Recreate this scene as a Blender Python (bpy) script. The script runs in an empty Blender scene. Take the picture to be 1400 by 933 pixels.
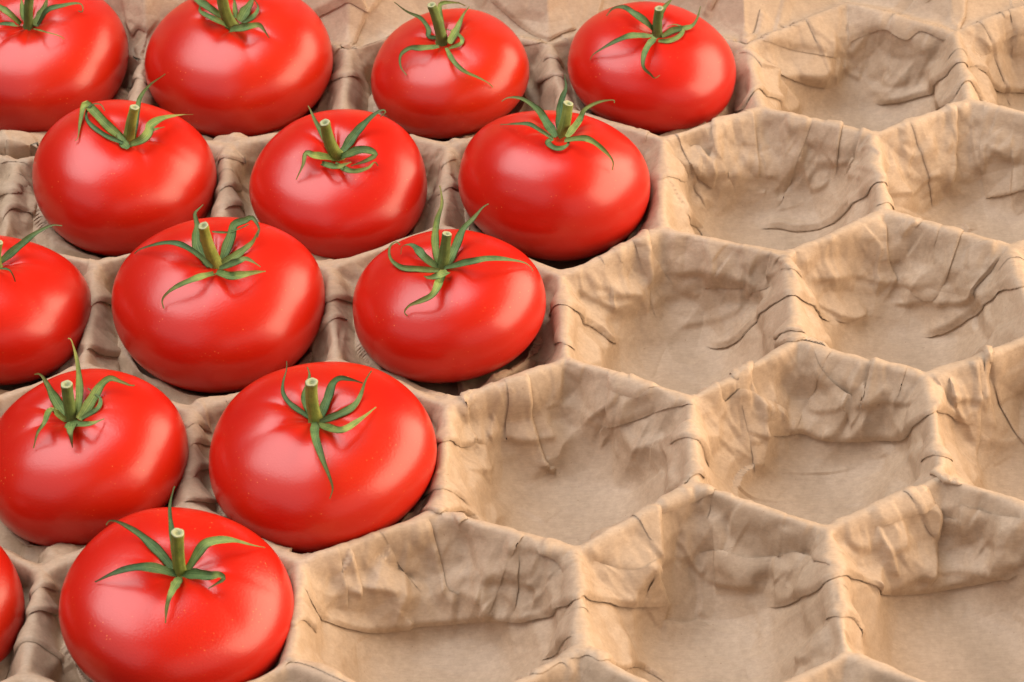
import bpy, math, random
import numpy as np
from mathutils import Vector, Matrix

# ------------------------------------------------------------------ scene, camera, light
K = 0.08                      # one cup spacing in metres; all tables below are in cup spacings
scene = bpy.context.scene
COL = scene.collection
CAM = {'C': [0.43312, -6.02096, 6.43454], 'FW': [-0.013559, 0.759962, -0.649826], 'UP': [0.031185, 0.649891, 0.759387], 'lens': 82.52}
cam_d = bpy.data.cameras.new('camera'); cam_o = bpy.data.objects.new('camera', cam_d); COL.objects.link(cam_o)
fw = Vector(CAM['FW']).normalized(); upv = Vector(CAM['UP']).normalized(); rt = fw.cross(upv)
cam_o.matrix_world = Matrix.Translation(Vector(CAM['C'])*K) @ Matrix((rt, upv, -fw)).transposed().to_4x4()
cam_d.sensor_width = 36; cam_d.lens = CAM['lens']; cam_d.clip_start = 0.02; cam_d.clip_end = 50
cam_d.dof.use_dof = True; cam_d.dof.focus_distance = 9.9*K; cam_d.dof.aperture_fstop = 40
scene.camera = cam_o

world = bpy.data.worlds.new('World'); scene.world = world; world.use_nodes = True
bg = world.node_tree.nodes['Background']; bg.inputs[0].default_value = (1.0, .86, .82, 1); bg.inputs[1].default_value = .05
scene.view_settings.view_transform = 'Standard'; scene.view_settings.look = 'None'
scene.view_settings.exposure = .18; scene.view_settings.gamma = 1; scene.view_settings.use_curve_mapping = False

def area(name, loc, target, sx, sy, power, colour):
    L = bpy.data.lights.new(name, 'AREA'); L.shape = 'RECTANGLE'; L.size = sx; L.size_y = sy; L.energy = power; L.color = colour
    o = bpy.data.objects.new(name, L); COL.objects.link(o)
    o.location = loc; d = Vector(target)-Vector(loc); o.rotation_euler = d.to_track_quat('-Z', 'Y').to_euler()
    return o
def rad(L, a, b): return L*math.pi*a*b
area('overhead_light', (-.66, .60, 1.9), (.02, .12, 0), 1.75, 1.5, rad(6.3, 1.75, 1.5), (1.0, .985, .98))
area('front_left_light', (-1.0, -.85, 1.30), (.02, .15, 0), 1.9, 1.5, rad(1.0, 1.9, 1.5), (1.0, .94, .97))
area('front_right_light', (.95, -1.35, .66), (.05, .12, 0), 1.6, 1.3, rad(.80, 1.6, 1.3), (1.0, .84, .78))
area('warm_side_light', (1.6, .36, .66), (.02, .10, .05), 2.6, 1.3, rad(7.6, 2.6, 1.3), (1.0, .76, .53))

# ------------------------------------------------------------------ node helpers and materials
def mat(name):
    m = bpy.data.materials.new(name); m.use_nodes = True; nt = m.node_tree
    return m, nt, nt.nodes['Principled BSDF']
def N(nt, t, **kw):
    n = nt.nodes.new(t)
    for k, v in kw.items():
        if k in n.inputs.keys(): n.inputs[k].default_value = v
        else: setattr(n, k, v)
    return n
def ramp(nt, fac, stops):
    r = nt.nodes.new('ShaderNodeValToRGB'); e = r.color_ramp.elements
    while len(e) < len(stops): e.new(.5)
    for q, (p, c) in zip(e, stops): q.position = p; q.color = (*c, 1)
    nt.links.new(fac, r.inputs[0]); return r.outputs[0]
def mixc(nt, fac, a, b, mode='MIX'):
    m = nt.nodes.new('ShaderNodeMix'); m.data_type = 'RGBA'; m.blend_type = mode
    for s, v in ((m.inputs[0], fac), (m.inputs[6], a), (m.inputs[7], b)):
        if hasattr(v, 'links'): nt.links.new(v, s)
        else: s.default_value = v if isinstance(v, float) else (*v, 1)
    return m.outputs[2]
def coords(nt, scale=(1, 1, 1), rot=(0, 0, 0)):
    tc = nt.nodes.new('ShaderNodeTexCoord'); mp = nt.nodes.new('ShaderNodeMapping')
    mp.inputs['Scale'].default_value = scale; mp.inputs['Rotation'].default_value = rot
    nt.links.new(tc.outputs['Object'], mp.inputs[0]); return mp.outputs[0]
def bump(nt, h, dist, strength=1.0, prev=None):
    b = nt.nodes.new('ShaderNodeBump'); b.inputs['Distance'].default_value = dist; b.inputs['Strength'].default_value = strength
    nt.links.new(h, b.inputs['Height'])
    if prev is not None: nt.links.new(prev, b.inputs['Normal'])
    return b.outputs[0]

def paper_material():
    m, nt, P = mat('kraft_paper'); L = nt.links.new
    co = coords(nt)
    n1 = N(nt, 'ShaderNodeTexNoise', Scale=22., Detail=5., Roughness=.6); L(co, n1.inputs['Vector'])
    base = ramp(nt, n1.outputs[0], [(.3, (.370, .268, .182)), (.7, (.440, .325, .226))])
    cf = coords(nt, (260, 1700, 1500), (0, 0, .05))
    n2 = N(nt, 'ShaderNodeTexNoise', Scale=1., Detail=3., Roughness=.65); L(cf, n2.inputs['Vector'])
    fib = ramp(nt, n2.outputs[0], [(.3, (.925, .915, .90)), (.7, (1.05, 1.05, 1.05))])
    c2 = mixc(nt, 1., base, fib, 'MULTIPLY')
    n6 = N(nt, 'ShaderNodeTexNoise', Scale=420., Detail=6., Roughness=.8); L(co, n6.inputs['Vector'])
    c2 = mixc(nt, 1., c2, ramp(nt, n6.outputs[0], [(.35, (.88, .87, .86)), (.65, (1.08, 1.08, 1.08))]), 'MULTIPLY')
    n3 = N(nt, 'ShaderNodeTexNoise', Scale=900., Detail=1.); L(co, n3.inputs['Vector'])
    fl = ramp(nt, n3.outputs[0], [(.77, (0, 0, 0)), (.80, (.6, .6, .6))])
    c3 = mixc(nt, fl, c2, (.22, .13, .07))
    P.inputs['Roughness'].default_value = .58; P.inputs['Specular IOR Level'].default_value = .34
    n5 = N(nt, 'ShaderNodeTexNoise', Scale=160., Detail=3.); L(co, n5.inputs['Vector'])
    b = bump(nt, n5.outputs[0], .00014, .5)
    # fine crumple: shallow facets meeting in sharp creases, fading in and out over the sheet
    nw = N(nt, 'ShaderNodeTexNoise', Scale=35., Detail=2.); L(co, nw.inputs['Vector'])
    wv = nt.nodes.new('ShaderNodeVectorMath'); wv.operation = 'MULTIPLY_ADD'; wv.inputs[1].default_value = (.005, .005, .005)
    L(nw.outputs['Color'], wv.inputs[0]); L(co, wv.inputs[2])
    for sc, ds, lo in ((40., .0036, .44),):
        v = N(nt, 'ShaderNodeTexVoronoi', feature='DISTANCE_TO_EDGE', Scale=sc); L(wv.outputs[0], v.inputs['Vector'])
        nk = N(nt, 'ShaderNodeTexNoise', Scale=sc*.45, Detail=2.); L(co, nk.inputs['Vector'])
        mk = nt.nodes.new('ShaderNodeMapRange'); mk.inputs['From Min'].default_value = lo; mk.inputs['From Max'].default_value = lo+.2; L(nk.outputs[0], mk.inputs['Value'])
        mm = nt.nodes.new('ShaderNodeMath'); mm.operation = 'MULTIPLY'; L(v.outputs['Distance'], mm.inputs[0]); L(mk.outputs[0], mm.inputs[1])
        b = bump(nt, mm.outputs[0], ds, .8, b)
    b = bump(nt, n2.outputs[0], .00006, .6, b)
    L(b, P.inputs['Normal']); L(c3, P.inputs['Base Color'])
    return m
def tomato_material():
    m, nt, P = mat('tomato_skin'); L = nt.links.new
    co = coords(nt)
    oi = nt.nodes.new('ShaderNodeObjectInfo')
    n1 = N(nt, 'ShaderNodeTexNoise', Scale=26., Detail=2.); L(co, n1.inputs['Vector'])
    c = ramp(nt, n1.outputs[0], [(.3, (.40, .0050, .0026)), (.7, (.54, .024, .0040))])
    c = mixc(nt, oi.outputs['Random'], c, (.47, .010, .003))
    # small pale dots in the skin
    v = N(nt, 'ShaderNodeTexVoronoi', Scale=520.); L(co, v.inputs['Vector'])
    d = ramp(nt, v.outputs['Distance'], [(.05, (1, 1, 1)), (.14, (0, 0, 0))])
    n2 = N(nt, 'ShaderNodeTexNoise', Scale=70., Detail=2.); L(co, n2.inputs['Vector'])
    k = ramp(nt, n2.outputs[0], [(.50, (0, 0, 0)), (.68, (.8, .8, .8))])
    dk = mixc(nt, 1., d, k, 'MULTIPLY')
    c = mixc(nt, dk, c, (.80, .22, .06))
    L(c, P.inputs['Base Color'])
    P.inputs['Subsurface Weight'].default_value = .12; P.inputs['Subsurface Radius'].default_value = (1, .12, .06); P.inputs['Subsurface Scale'].default_value = .006
    P.inputs['Roughness'].default_value = .29; P.inputs['Specular IOR Level'].default_value = .44
    n3 = N(nt, 'ShaderNodeTexNoise', Scale=1500., Detail=2.); L(co, n3.inputs['Vector'])
    n4 = N(nt, 'ShaderNodeTexNoise', Scale=55., Detail=1.); L(co, n4.inputs['Vector'])
    b = bump(nt, n4.outputs[0], .0006, .35); b = bump(nt, n3.outputs[0], .00007, .6, b)
    L(b, P.inputs['Normal'])
    return m
def leaf_material(name, a, b_, under=None):
    m, nt, P = mat(name); L = nt.links.new
    co = coords(nt)
    n1 = N(nt, 'ShaderNodeTexNoise', Scale=170., Detail=4., Roughness=.65); L(co, n1.inputs['Vector'])
    c = ramp(nt, n1.outputs[0], [(.32, a), (.68, b_)])
    at = nt.nodes.new('ShaderNodeAttribute'); at.attribute_name = 'along'
    tip = ramp(nt, at.outputs['Fac'], [(.55, (0, 0, 0)), (1., (.75, .75, .75))])
    c = mixc(nt, tip, c, (.17, .13, .045))
    rb = nt.nodes.new('ShaderNodeAttribute'); rb.attribute_name = 'across'
    vein = ramp(nt, rb.outputs['Fac'], [(.0, (.6, .6, .6)), (.10, (.05, .05, .05)), (.30, (0, 0, 0)), (.38, (.4, .4, .4)), (.46, (0, 0, 0)), (.68, (0, 0, 0)), (.74, (.35, .35, .35)), (.80, (0, 0, 0)), (1., (.7, .7, .7))])
    c = mixc(nt, vein, c, (.27, .33, .12))
    if under:
        g = nt.nodes.new('ShaderNodeAttribute'); g.attribute_name = 'under'
        c = mixc(nt, g.outputs['Fac'], c, under)
    oi = nt.nodes.new('ShaderNodeObjectInfo')
    c = mixc(nt, 1., c, ramp(nt, oi.outputs['Random'], [(0., (.55, .72, .80)), (.5, (.95, 1., .9)), (1., (1.35, 1.2, .85))]), 'MULTIPLY')
    L(c, P.inputs['Base Color']); P.inputs['Roughness'].default_value = .68; P.inputs['Specular IOR Level'].default_value = .30
    n3 = N(nt, 'ShaderNodeTexNoise', Scale=900., Detail=3.); L(co, n3.inputs['Vector'])
    L(bump(nt, n3.outputs[0], .0003, .6), P.inputs['Normal'])
    return m
M_PAPER = paper_material(); M_TOM = tomato_material()
M_SEPAL = leaf_material('sepal_green', (.045, .100, .030), (.150, .225, .075), (.28, .31, .11))
M_STEM = leaf_material('stem_green', (.070, .120, .020), (.190, .240, .055))
def cut_material():
    m, nt, P = mat('cut_stem_end'); L = nt.links.new; co = coords(nt)
    n1 = N(nt, 'ShaderNodeTexNoise', Scale=900., Detail=3.); L(co, n1.inputs['Vector'])
    at = nt.nodes.new('ShaderNodeAttribute'); at.attribute_name = 'along'
    c = ramp(nt, at.outputs['Fac'], [(0., (.035, .07, .02)), (.30, (.10, .16, .05)), (.48, (.30, .34, .17)), (.9, (.42, .42, .25)), (1., (.20, .24, .09))])
    L(mixc(nt, n1.outputs[0], c, (.27, .27, .14)), P.inputs['Base Color']); P.inputs['Roughness'].default_value = .7
    nt.nodes[-1]
    L(bump(nt, n1.outputs[0], .0003, .8), P.inputs['Normal']); return m
M_CUT = cut_material()

# ------------------------------------------------------------------ object helpers
def mesh_object(name, V, F, material, parent=None, loc=(0, 0, 0), normals=None, attrs=None):
    me = bpy.data.meshes.new(name); V = np.asarray(V, np.float32); F = np.asarray(F, np.int32)
    k = F.shape[1]
    me.vertices.add(len(V)); me.vertices.foreach_set('co', V.ravel())
    me.loops.add(F.size); me.loops.foreach_set('vertex_index', F.ravel())
    me.polygons.add(len(F)); me.polygons.foreach_set('loop_start', np.arange(0, F.size, k, dtype=np.int32)); me.polygons.foreach_set('loop_total', np.full(len(F), k, np.int32))
    me.polygons.foreach_set('use_smooth', np.ones(len(F), bool))
    me.update(calc_edges=True); me.validate()
    if attrs:
        for an, av in attrs.items():
            a = me.attributes.new(an, 'FLOAT', 'POINT'); a.data.foreach_set('value', np.asarray(av, np.float32))
    me.materials.append(material)
    if normals is not None: me.normals_split_custom_set_from_vertices(np.asarray(normals, np.float32))
    o = bpy.data.objects.new(name, me); COL.objects.link(o); o.location = loc
    if parent: o.parent = parent
    return o
def empty(name, loc, label, cat, group=None):
    o = bpy.data.objects.new(name, None); COL.objects.link(o); o.location = loc; o.empty_display_size = .01
    o['label'] = label; o['category'] = cat
    if group: o['group'] = group
    return o

# ------------------------------------------------------------------ the paper lined tray
TOMS = [
    ('A4',[-2.0228,3.7211,0.022],0.4556,0.6111,0.145,-0.0147,[-0.0032,-0.0313,0.2146],[0.0388,-0.0555,0.424],0.0267,0.0214,[(0.016,[[-0.0425,-0.0304,0.2366],[-0.0766,-0.0544,0.3078],[-0.1341,0.0033,0.3149],[-0.1992,0.1032,0.2791]],[[-0.001,-0.495,0.869],[-0.038,-0.521,0.853],[-0.14,-0.44,0.887],[-0.284,-0.295,0.912]]),(0.0125,[[-0.0325,-0.0556,0.2315],[-0.0498,-0.1411,0.3042],[-0.1158,-0.128,0.3025],[-0.1829,-0.0834,0.2637]],[[0.023,-0.545,0.838],[0.017,-0.635,0.772],[-0.091,-0.624,0.776],[-0.233,-0.586,0.776]]),(0.0143,[[-0.0276,-0.0054,0.2409],[-0.0389,0.0466,0.2836],[-0.0454,0.0937,0.3294]],[[0.159,-0.724,0.672],[0.16,-0.709,0.687],[0.164,-0.703,0.692]]),(0.0214,[[0.0317,-0.0517,0.2348],[0.0561,0.0089,0.2621],[0.0756,0.0578,0.293],[0.0901,0.0985,0.3295]],[[0.201,-0.737,0.645],[0.222,-0.712,0.666],[0.235,-0.699,0.675],[0.24,-0.694,0.679]]),(0.0125,[[0.047,-0.0506,0.2419],[0.1017,-0.0481,0.3176],[0.176,-0.0293,0.3318],[0.2418,0.0316,0.3032],[0.261,0.0266,0.2847],[0.259,0.0002,0.2723],[0.2383,0.0187,0.2697]],[[0.211,-0.521,0.827],[0.281,-0.494,0.823],[0.383,-0.463,0.799],[0.499,-0.386,0.776],[0.533,-0.394,0.749],[0.533,-0.43,0.729],[0.522,-0.402,0.752]]),(0.0053,[[0.0319,-0.0914,0.2438],[0.1156,-0.213,0.3029],[0.1716,-0.198,0.2701],[0.1935,-0.186,0.2406]],[[0.168,-0.592,0.788],[0.26,-0.686,0.68],[0.348,-0.676,0.649],[0.394,-0.674,0.625]])]),
    ('A2',[-1.0159,3.6351,0.022],0.4543,0.6353,0.1031,-0.0251,[-0.0057,-0.0234,0.226],[-0.0351,-0.0539,0.4449],0.0336,0.0266,[(0.0142,[[-0.02,-0.0453,0.2408],[-0.0843,-0.0918,0.3231],[-0.1525,-0.0127,0.3124],[-0.1726,0.098,0.2884]],[[0.014,-0.522,0.853],[-0.08,-0.568,0.819],[-0.21,-0.466,0.86],[-0.276,-0.296,0.914]]),(0.0195,[[-0.0507,0.0041,0.256],[-0.0971,-0.02,0.3273],[-0.1511,0.0352,0.3315],[-0.2341,0.2152,0.2544]],[[-0.056,-0.426,0.903],[-0.11,-0.469,0.876],[-0.201,-0.396,0.896],[-0.395,-0.137,0.908]]),(0.0283,[[0.0278,-0.0104,0.2498],[0.0594,0.0397,0.2831],[0.092,0.0777,0.3159],[0.1066,0.093,0.3306]],[[0.13,-0.728,0.673],[0.152,-0.713,0.685],[0.167,-0.708,0.686],[0.173,-0.707,0.686]]),(0.0124,[[0.0442,-0.0321,0.2548],[0.0992,-0.0165,0.2842],[0.1175,0.0415,0.2963],[0.0995,0.0747,0.3175]],[[0.14,-0.736,0.662],[0.171,-0.731,0.66],[0.183,-0.716,0.674],[0.171,-0.709,0.684]]),(0.0212,[[-0.0102,-0.0985,0.2583],[0.0738,-0.1817,0.3255],[0.1341,-0.1529,0.321],[0.1574,-0.1633,0.3021],[0.1822,-0.1773,0.2606]],[[0.039,-0.603,0.797],[0.166,-0.658,0.734],[0.257,-0.624,0.738],[0.292,-0.64,0.711],[0.338,-0.668,0.662]]),(0.0124,[[0.0051,0.0149,0.2552],[0.0027,0.0594,0.2977],[0.0003,0.1002,0.3385]],[[0.114,-0.72,0.685],[0.114,-0.71,0.695],[0.115,-0.706,0.699]])]),
    ('A0',[0.0173,3.4807,0.022],0.3905,0.6122,0.0355,-0.1395,[-0.0259,-0.0066,0.1844],[-0.066,-0.0174,0.4112],0.0334,0.0193,[(0.0123,[[-0.0429,0.0177,0.2025],[-0.0915,0.0176,0.2128],[-0.0909,0.0498,0.2334],[-0.1284,0.0919,0.2699],[-0.1978,0.1184,0.297],[-0.2531,0.1514,0.3278]],[[-0.01,-0.718,0.696],[-0.048,-0.726,0.687],[-0.04,-0.715,0.698],[-0.051,-0.712,0.7],[-0.073,-0.72,0.691],[-0.081,-0.724,0.685]]),(0.014,[[-0.04,-0.0957,0.227],[-0.1233,-0.1667,0.2689],[-0.176,-0.1527,0.2617],[-0.2193,-0.1647,0.2301],[-0.2208,-0.2041,0.1902],[-0.1938,-0.2358,0.1649]],[[-0.073,-0.616,0.785],[-0.186,-0.675,0.714],[-0.27,-0.658,0.703],[-0.337,-0.68,0.651],[-0.339,-0.738,0.583],[-0.298,-0.787,0.54]]),(0.0123,[[-0.0044,-0.1241,0.2361],[0.0327,-0.269,0.2568],[0.0802,-0.3218,0.237],[0.1505,-0.3248,0.1951],[0.1937,-0.3143,0.1573],[0.2132,-0.3047,0.1251]],[[0.008,-0.652,0.758],[0.064,-0.774,0.63],[0.122,-0.81,0.573],[0.217,-0.824,0.524],[0.283,-0.828,0.484],[0.321,-0.834,0.448]]),(0.0123,[[-0.0209,0.0539,0.228],[-0.0363,0.1235,0.2875],[-0.0249,0.1512,0.3108],[0.0494,0.1483,0.3139],[0.0878,0.1328,0.3057]],[[0.015,-0.705,0.709],[0.01,-0.698,0.716],[0.02,-0.696,0.718],[0.063,-0.697,0.714],[0.087,-0.7,0.709]]),(0.0193,[[0.009,-0.0838,0.2338],[0.0433,0.021,0.2386],[0.076,0.0951,0.2723],[0.1089,0.1296,0.3028]],[[0.037,-0.761,0.648],[0.068,-0.718,0.693],[0.086,-0.702,0.707],[0.099,-0.702,0.705]]),(0.0105,[[0.0098,-0.131,0.2401],[0.0656,-0.1079,0.2475],[0.0688,-0.0595,0.2486],[0.036,0.0165,0.2335],[-0.0061,0.0368,0.2385]],[[0.037,-0.778,0.627],[0.074,-0.769,0.635],[0.08,-0.75,0.656],[0.063,-0.719,0.692],[0.027,-0.712,0.702]])]),
    ('A2r',[0.9965,3.4709,0.022],0.404,0.615,0.0325,0.1371,[0.0265,-0.0063,0.192],[0.032,-0.0092,0.35],0.028,0.0193,[(0.0175,[[0.0165,0.0047,0.2101],[-0.0413,-0.0228,0.2961],[-0.0886,0.0071,0.3198],[-0.1341,0.0768,0.3099],[-0.1817,0.1136,0.2801],[-0.2143,0.0945,0.2522]],[[0.023,-0.417,0.909],[-0.108,-0.468,0.877],[-0.19,-0.421,0.887],[-0.284,-0.317,0.905],[-0.388,-0.263,0.883],[-0.461,-0.295,0.837]]),(0.0158,[[0.0021,-0.0629,0.2299],[-0.1003,-0.1609,0.302],[-0.1702,-0.1838,0.2952],[-0.2395,-0.1875,0.2554],[-0.2877,-0.1737,0.211],[-0.3019,-0.1759,0.1841]],[[-0.019,-0.557,0.83],[-0.18,-0.648,0.74],[-0.269,-0.665,0.696],[-0.367,-0.675,0.64],[-0.447,-0.671,0.591],[-0.474,-0.681,0.558]]),(0.0175,[[0.0111,-0.0877,0.2376],[-0.0311,-0.2221,0.2783],[-0.0553,-0.2901,0.267],[-0.0573,-0.3312,0.2374],[-0.0236,-0.3438,0.2036],[-0.0065,-0.3451,0.1832],[0.019,-0.3197,0.1815]],[[0.001,-0.596,0.803],[-0.07,-0.726,0.685],[-0.097,-0.778,0.621],[-0.097,-0.816,0.569],[-0.054,-0.845,0.532],[-0.032,-0.859,0.512],[0.005,-0.851,0.525]]),(0.0123,[[0.023,-0.1205,0.2421],[0.0755,-0.1143,0.236],[0.1234,-0.0708,0.2304],[0.1477,-0.0191,0.2288],[0.1361,0.0183,0.2297],[0.1016,0.0265,0.234],[0.0729,0.0156,0.2298]],[[-0.025,-0.774,0.633],[0.01,-0.775,0.632],[0.045,-0.763,0.645],[0.064,-0.747,0.661],[0.059,-0.733,0.678],[0.036,-0.724,0.689],[0.017,-0.724,0.69]]),(0.0158,[[0.0458,-0.0329,0.2086],[0.0998,-0.0051,0.2215],[0.1523,-0.0022,0.23],[0.1926,0.0243,0.2237],[0.2186,0.0514,0.2465],[0.2387,0.0985,0.2857]],[[-0.001,-0.742,0.67],[0.039,-0.736,0.676],[0.066,-0.742,0.667],[0.087,-0.741,0.666],[0.088,-0.737,0.67],[0.08,-0.73,0.679]]),(0.0158,[[0.0288,0.039,0.2247],[0.0525,0.0917,0.2725],[0.0891,0.1221,0.3013],[0.1147,0.1422,0.3205]],[[-0.018,-0.71,0.704],[-0.008,-0.703,0.711],[0.008,-0.704,0.71],[0.017,-0.705,0.709]])]),
    ('B3',[-1.4773,2.7065,0.022],0.4217,0.6897,0.0298,0.2276,[0.0528,-0.007,0.2278],[0.1054,-0.0133,0.4117],0.0299,0.02,[(0.0216,[[0.0409,-0.0445,0.2552],[-0.0417,0.0135,0.3063],[-0.1205,0.1117,0.3295],[-0.1472,0.125,0.3415],[-0.1554,0.032,0.3179],[-0.1538,-0.0894,0.3113],[-0.1651,-0.1098,0.3062]],[[0.178,-0.709,0.682],[0.128,-0.695,0.708],[0.097,-0.682,0.725],[0.088,-0.684,0.724],[0.073,-0.705,0.706],[0.072,-0.739,0.67],[0.068,-0.746,0.662]]),(0.0116,[[0.0438,-0.0987,0.2778],[-0.0428,-0.0624,0.3037],[-0.1162,0.012,0.3184],[-0.1396,0.0895,0.3174],[-0.1164,0.1186,0.3407],[-0.076,0.1191,0.3428],[-0.0552,0.0915,0.3248]],[[0.173,-0.729,0.662],[0.124,-0.72,0.683],[0.089,-0.704,0.704],[0.084,-0.688,0.72],[0.101,-0.68,0.726],[0.121,-0.675,0.728],[0.128,-0.676,0.725]]),(0.0216,[[0.0743,-0.1368,0.2758],[0.0418,-0.0868,0.2734],[-0.0028,0.0188,0.2808]],[[0.187,-0.741,0.644],[0.173,-0.725,0.666],[0.152,-0.688,0.71]]),(0.0133,[[0.078,-0.0112,0.2379],[0.0924,0.1059,0.317],[0.1056,0.1543,0.3557],[0.1491,0.1963,0.3895],[0.2062,0.2269,0.4148],[0.2196,0.2345,0.4211]],[[0.21,-0.695,0.688],[0.212,-0.666,0.715],[0.213,-0.663,0.717],[0.226,-0.664,0.713],[0.24,-0.667,0.705],[0.243,-0.668,0.703]]),(0.0216,[[0.0758,-0.1001,0.2694],[0.1379,-0.1118,0.3037],[0.1604,-0.0699,0.3091],[0.1641,-0.0125,0.3085],[0.2103,0.0458,0.3018],[0.2677,0.1613,0.2387],[0.3316,0.1629,0.2392]],[[0.227,-0.571,0.789],[0.305,-0.564,0.768],[0.346,-0.507,0.79],[0.369,-0.428,0.825],[0.449,-0.348,0.823],[0.59,-0.187,0.785],[0.64,-0.216,0.738]]),(0.0067,[[0.135,0.0012,0.2512],[0.1813,-0.0485,0.3091],[0.2121,0.0581,0.2484]],[[0.376,-0.405,0.833],[0.38,-0.477,0.792],[0.506,-0.321,0.8]])]),
    ('B1',[-0.4761,2.6072,0.022],0.4098,0.576,0.1522,0.0317,[0.0057,-0.0274,0.1786],[-0.0321,-0.0757,0.4076],0.0363,0.0215,[(0.0182,[[-0.0193,-0.0282,0.1964],[-0.0555,0.0543,0.248],[-0.0909,0.0983,0.2869],[-0.1165,0.1453,0.3276],[-0.1261,0.1583,0.339]],[[0.053,-0.712,0.701],[0.033,-0.681,0.731],[0.02,-0.678,0.735],[0.017,-0.677,0.736],[0.016,-0.677,0.736]]),(0.0182,[[-0.0052,-0.052,0.1929],[-0.0856,-0.14,0.2763],[-0.1219,-0.1268,0.2802],[-0.1352,-0.1681,0.2506],[-0.1711,-0.2026,0.1926]],[[0.026,-0.537,0.843],[-0.109,-0.63,0.769],[-0.169,-0.61,0.774],[-0.189,-0.674,0.714],[-0.255,-0.74,0.623]]),(0.0215,[[0.0199,-0.0253,0.1928],[0.0736,0.042,0.2396],[0.134,0.0976,0.2785],[0.2013,0.138,0.312],[0.2245,0.1337,0.3101],[0.2011,0.1125,0.2977]],[[0.092,-0.708,0.7],[0.133,-0.682,0.72],[0.16,-0.676,0.719],[0.179,-0.679,0.712],[0.188,-0.683,0.706],[0.184,-0.683,0.707]]),(0.0215,[[0.0139,-0.0436,0.19],[0.1086,-0.1076,0.2732],[0.1578,-0.1113,0.274],[0.1833,-0.1243,0.2583],[0.1404,-0.1441,0.2422],[0.0729,-0.1421,0.2151]],[[0.082,-0.518,0.851],[0.236,-0.581,0.779],[0.308,-0.579,0.754],[0.347,-0.599,0.722],[0.289,-0.638,0.713],[0.189,-0.667,0.72]]),(0.0132,[[-0.0008,-0.1156,0.2108],[0.0792,-0.2281,0.2499],[0.1482,-0.1912,0.2361],[0.1776,-0.1293,0.2218],[0.1926,-0.1304,0.2017]],[[0.038,-0.643,0.765],[0.162,-0.728,0.666],[0.281,-0.691,0.666],[0.363,-0.624,0.692],[0.398,-0.633,0.664]]),(0.0149,[[-0.0586,-0.1247,0.2198],[0.0143,-0.2083,0.2621],[0.0718,-0.1153,0.2157]],[[-0.086,-0.649,0.756],[0.063,-0.71,0.701],[0.196,-0.63,0.751]])]),
    ('B1r',[0.5015,2.5515,0.022],0.431,0.7109,-0.2013,0.141,[0.0342,0.0496,0.2408],[0.0739,0.0795,0.398],0.0313,0.0214,[(0.0214,[[0.0131,-0.0773,0.3284],[-0.0326,0.1077,0.2907],[-0.064,0.1474,0.3243],[-0.1285,0.1836,0.3577],[-0.1942,0.1866,0.3662],[-0.2243,0.171,0.3582]],[[0.002,-0.726,0.688],[-0.027,-0.67,0.742],[-0.042,-0.669,0.742],[-0.066,-0.673,0.736],[-0.09,-0.681,0.727],[-0.102,-0.686,0.721]]),(0.0099,[[-0.0001,-0.0944,0.3333],[-0.0636,-0.0991,0.3906],[-0.1081,-0.0578,0.3907],[-0.1635,-0.0179,0.3647],[-0.2337,0.0758,0.2972]],[[-0.003,-0.546,0.838],[-0.092,-0.534,0.84],[-0.157,-0.487,0.859],[-0.25,-0.443,0.861],[-0.408,-0.324,0.854]]),(0.0197,[[0.0284,0.0694,0.2552],[0.0459,0.1736,0.3417],[0.0679,0.2256,0.3848],[0.0633,0.2729,0.4244]],[[0.016,-0.674,0.738],[0.018,-0.667,0.745],[0.024,-0.668,0.743],[0.018,-0.67,0.742]]),(0.0165,[[0.0587,-0.0679,0.3199],[0.1222,0.1055,0.2862],[0.1502,0.1444,0.3179],[0.2107,0.1683,0.3389],[0.2769,0.1725,0.3454],[0.2829,0.1603,0.3376]],[[0.027,-0.724,0.69],[0.069,-0.678,0.732],[0.073,-0.678,0.732],[0.09,-0.684,0.724],[0.107,-0.693,0.713],[0.111,-0.695,0.71]]),(0.0148,[[0.0513,-0.1045,0.3266],[0.1346,-0.1447,0.364],[0.1884,-0.1664,0.3498],[0.2357,-0.1843,0.3094],[0.2608,-0.1967,0.2697],[0.2566,-0.2166,0.2405]],[[0.08,-0.561,0.824],[0.18,-0.589,0.788],[0.243,-0.612,0.752],[0.307,-0.64,0.704],[0.348,-0.664,0.662],[0.35,-0.695,0.628]]),(0.0132,[[-0.0001,-0.0944,0.3333],[-0.0234,-0.1242,0.3358],[0.0016,-0.1587,0.3319],[0.0369,-0.1612,0.3283],[0.0669,-0.1261,0.3256],[0.0589,-0.0593,0.3177]],[[-0.006,-0.731,0.683],[-0.017,-0.739,0.673],[-0.005,-0.749,0.662],[0.012,-0.751,0.661],[0.028,-0.741,0.67],[0.027,-0.721,0.692]])]),
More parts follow.
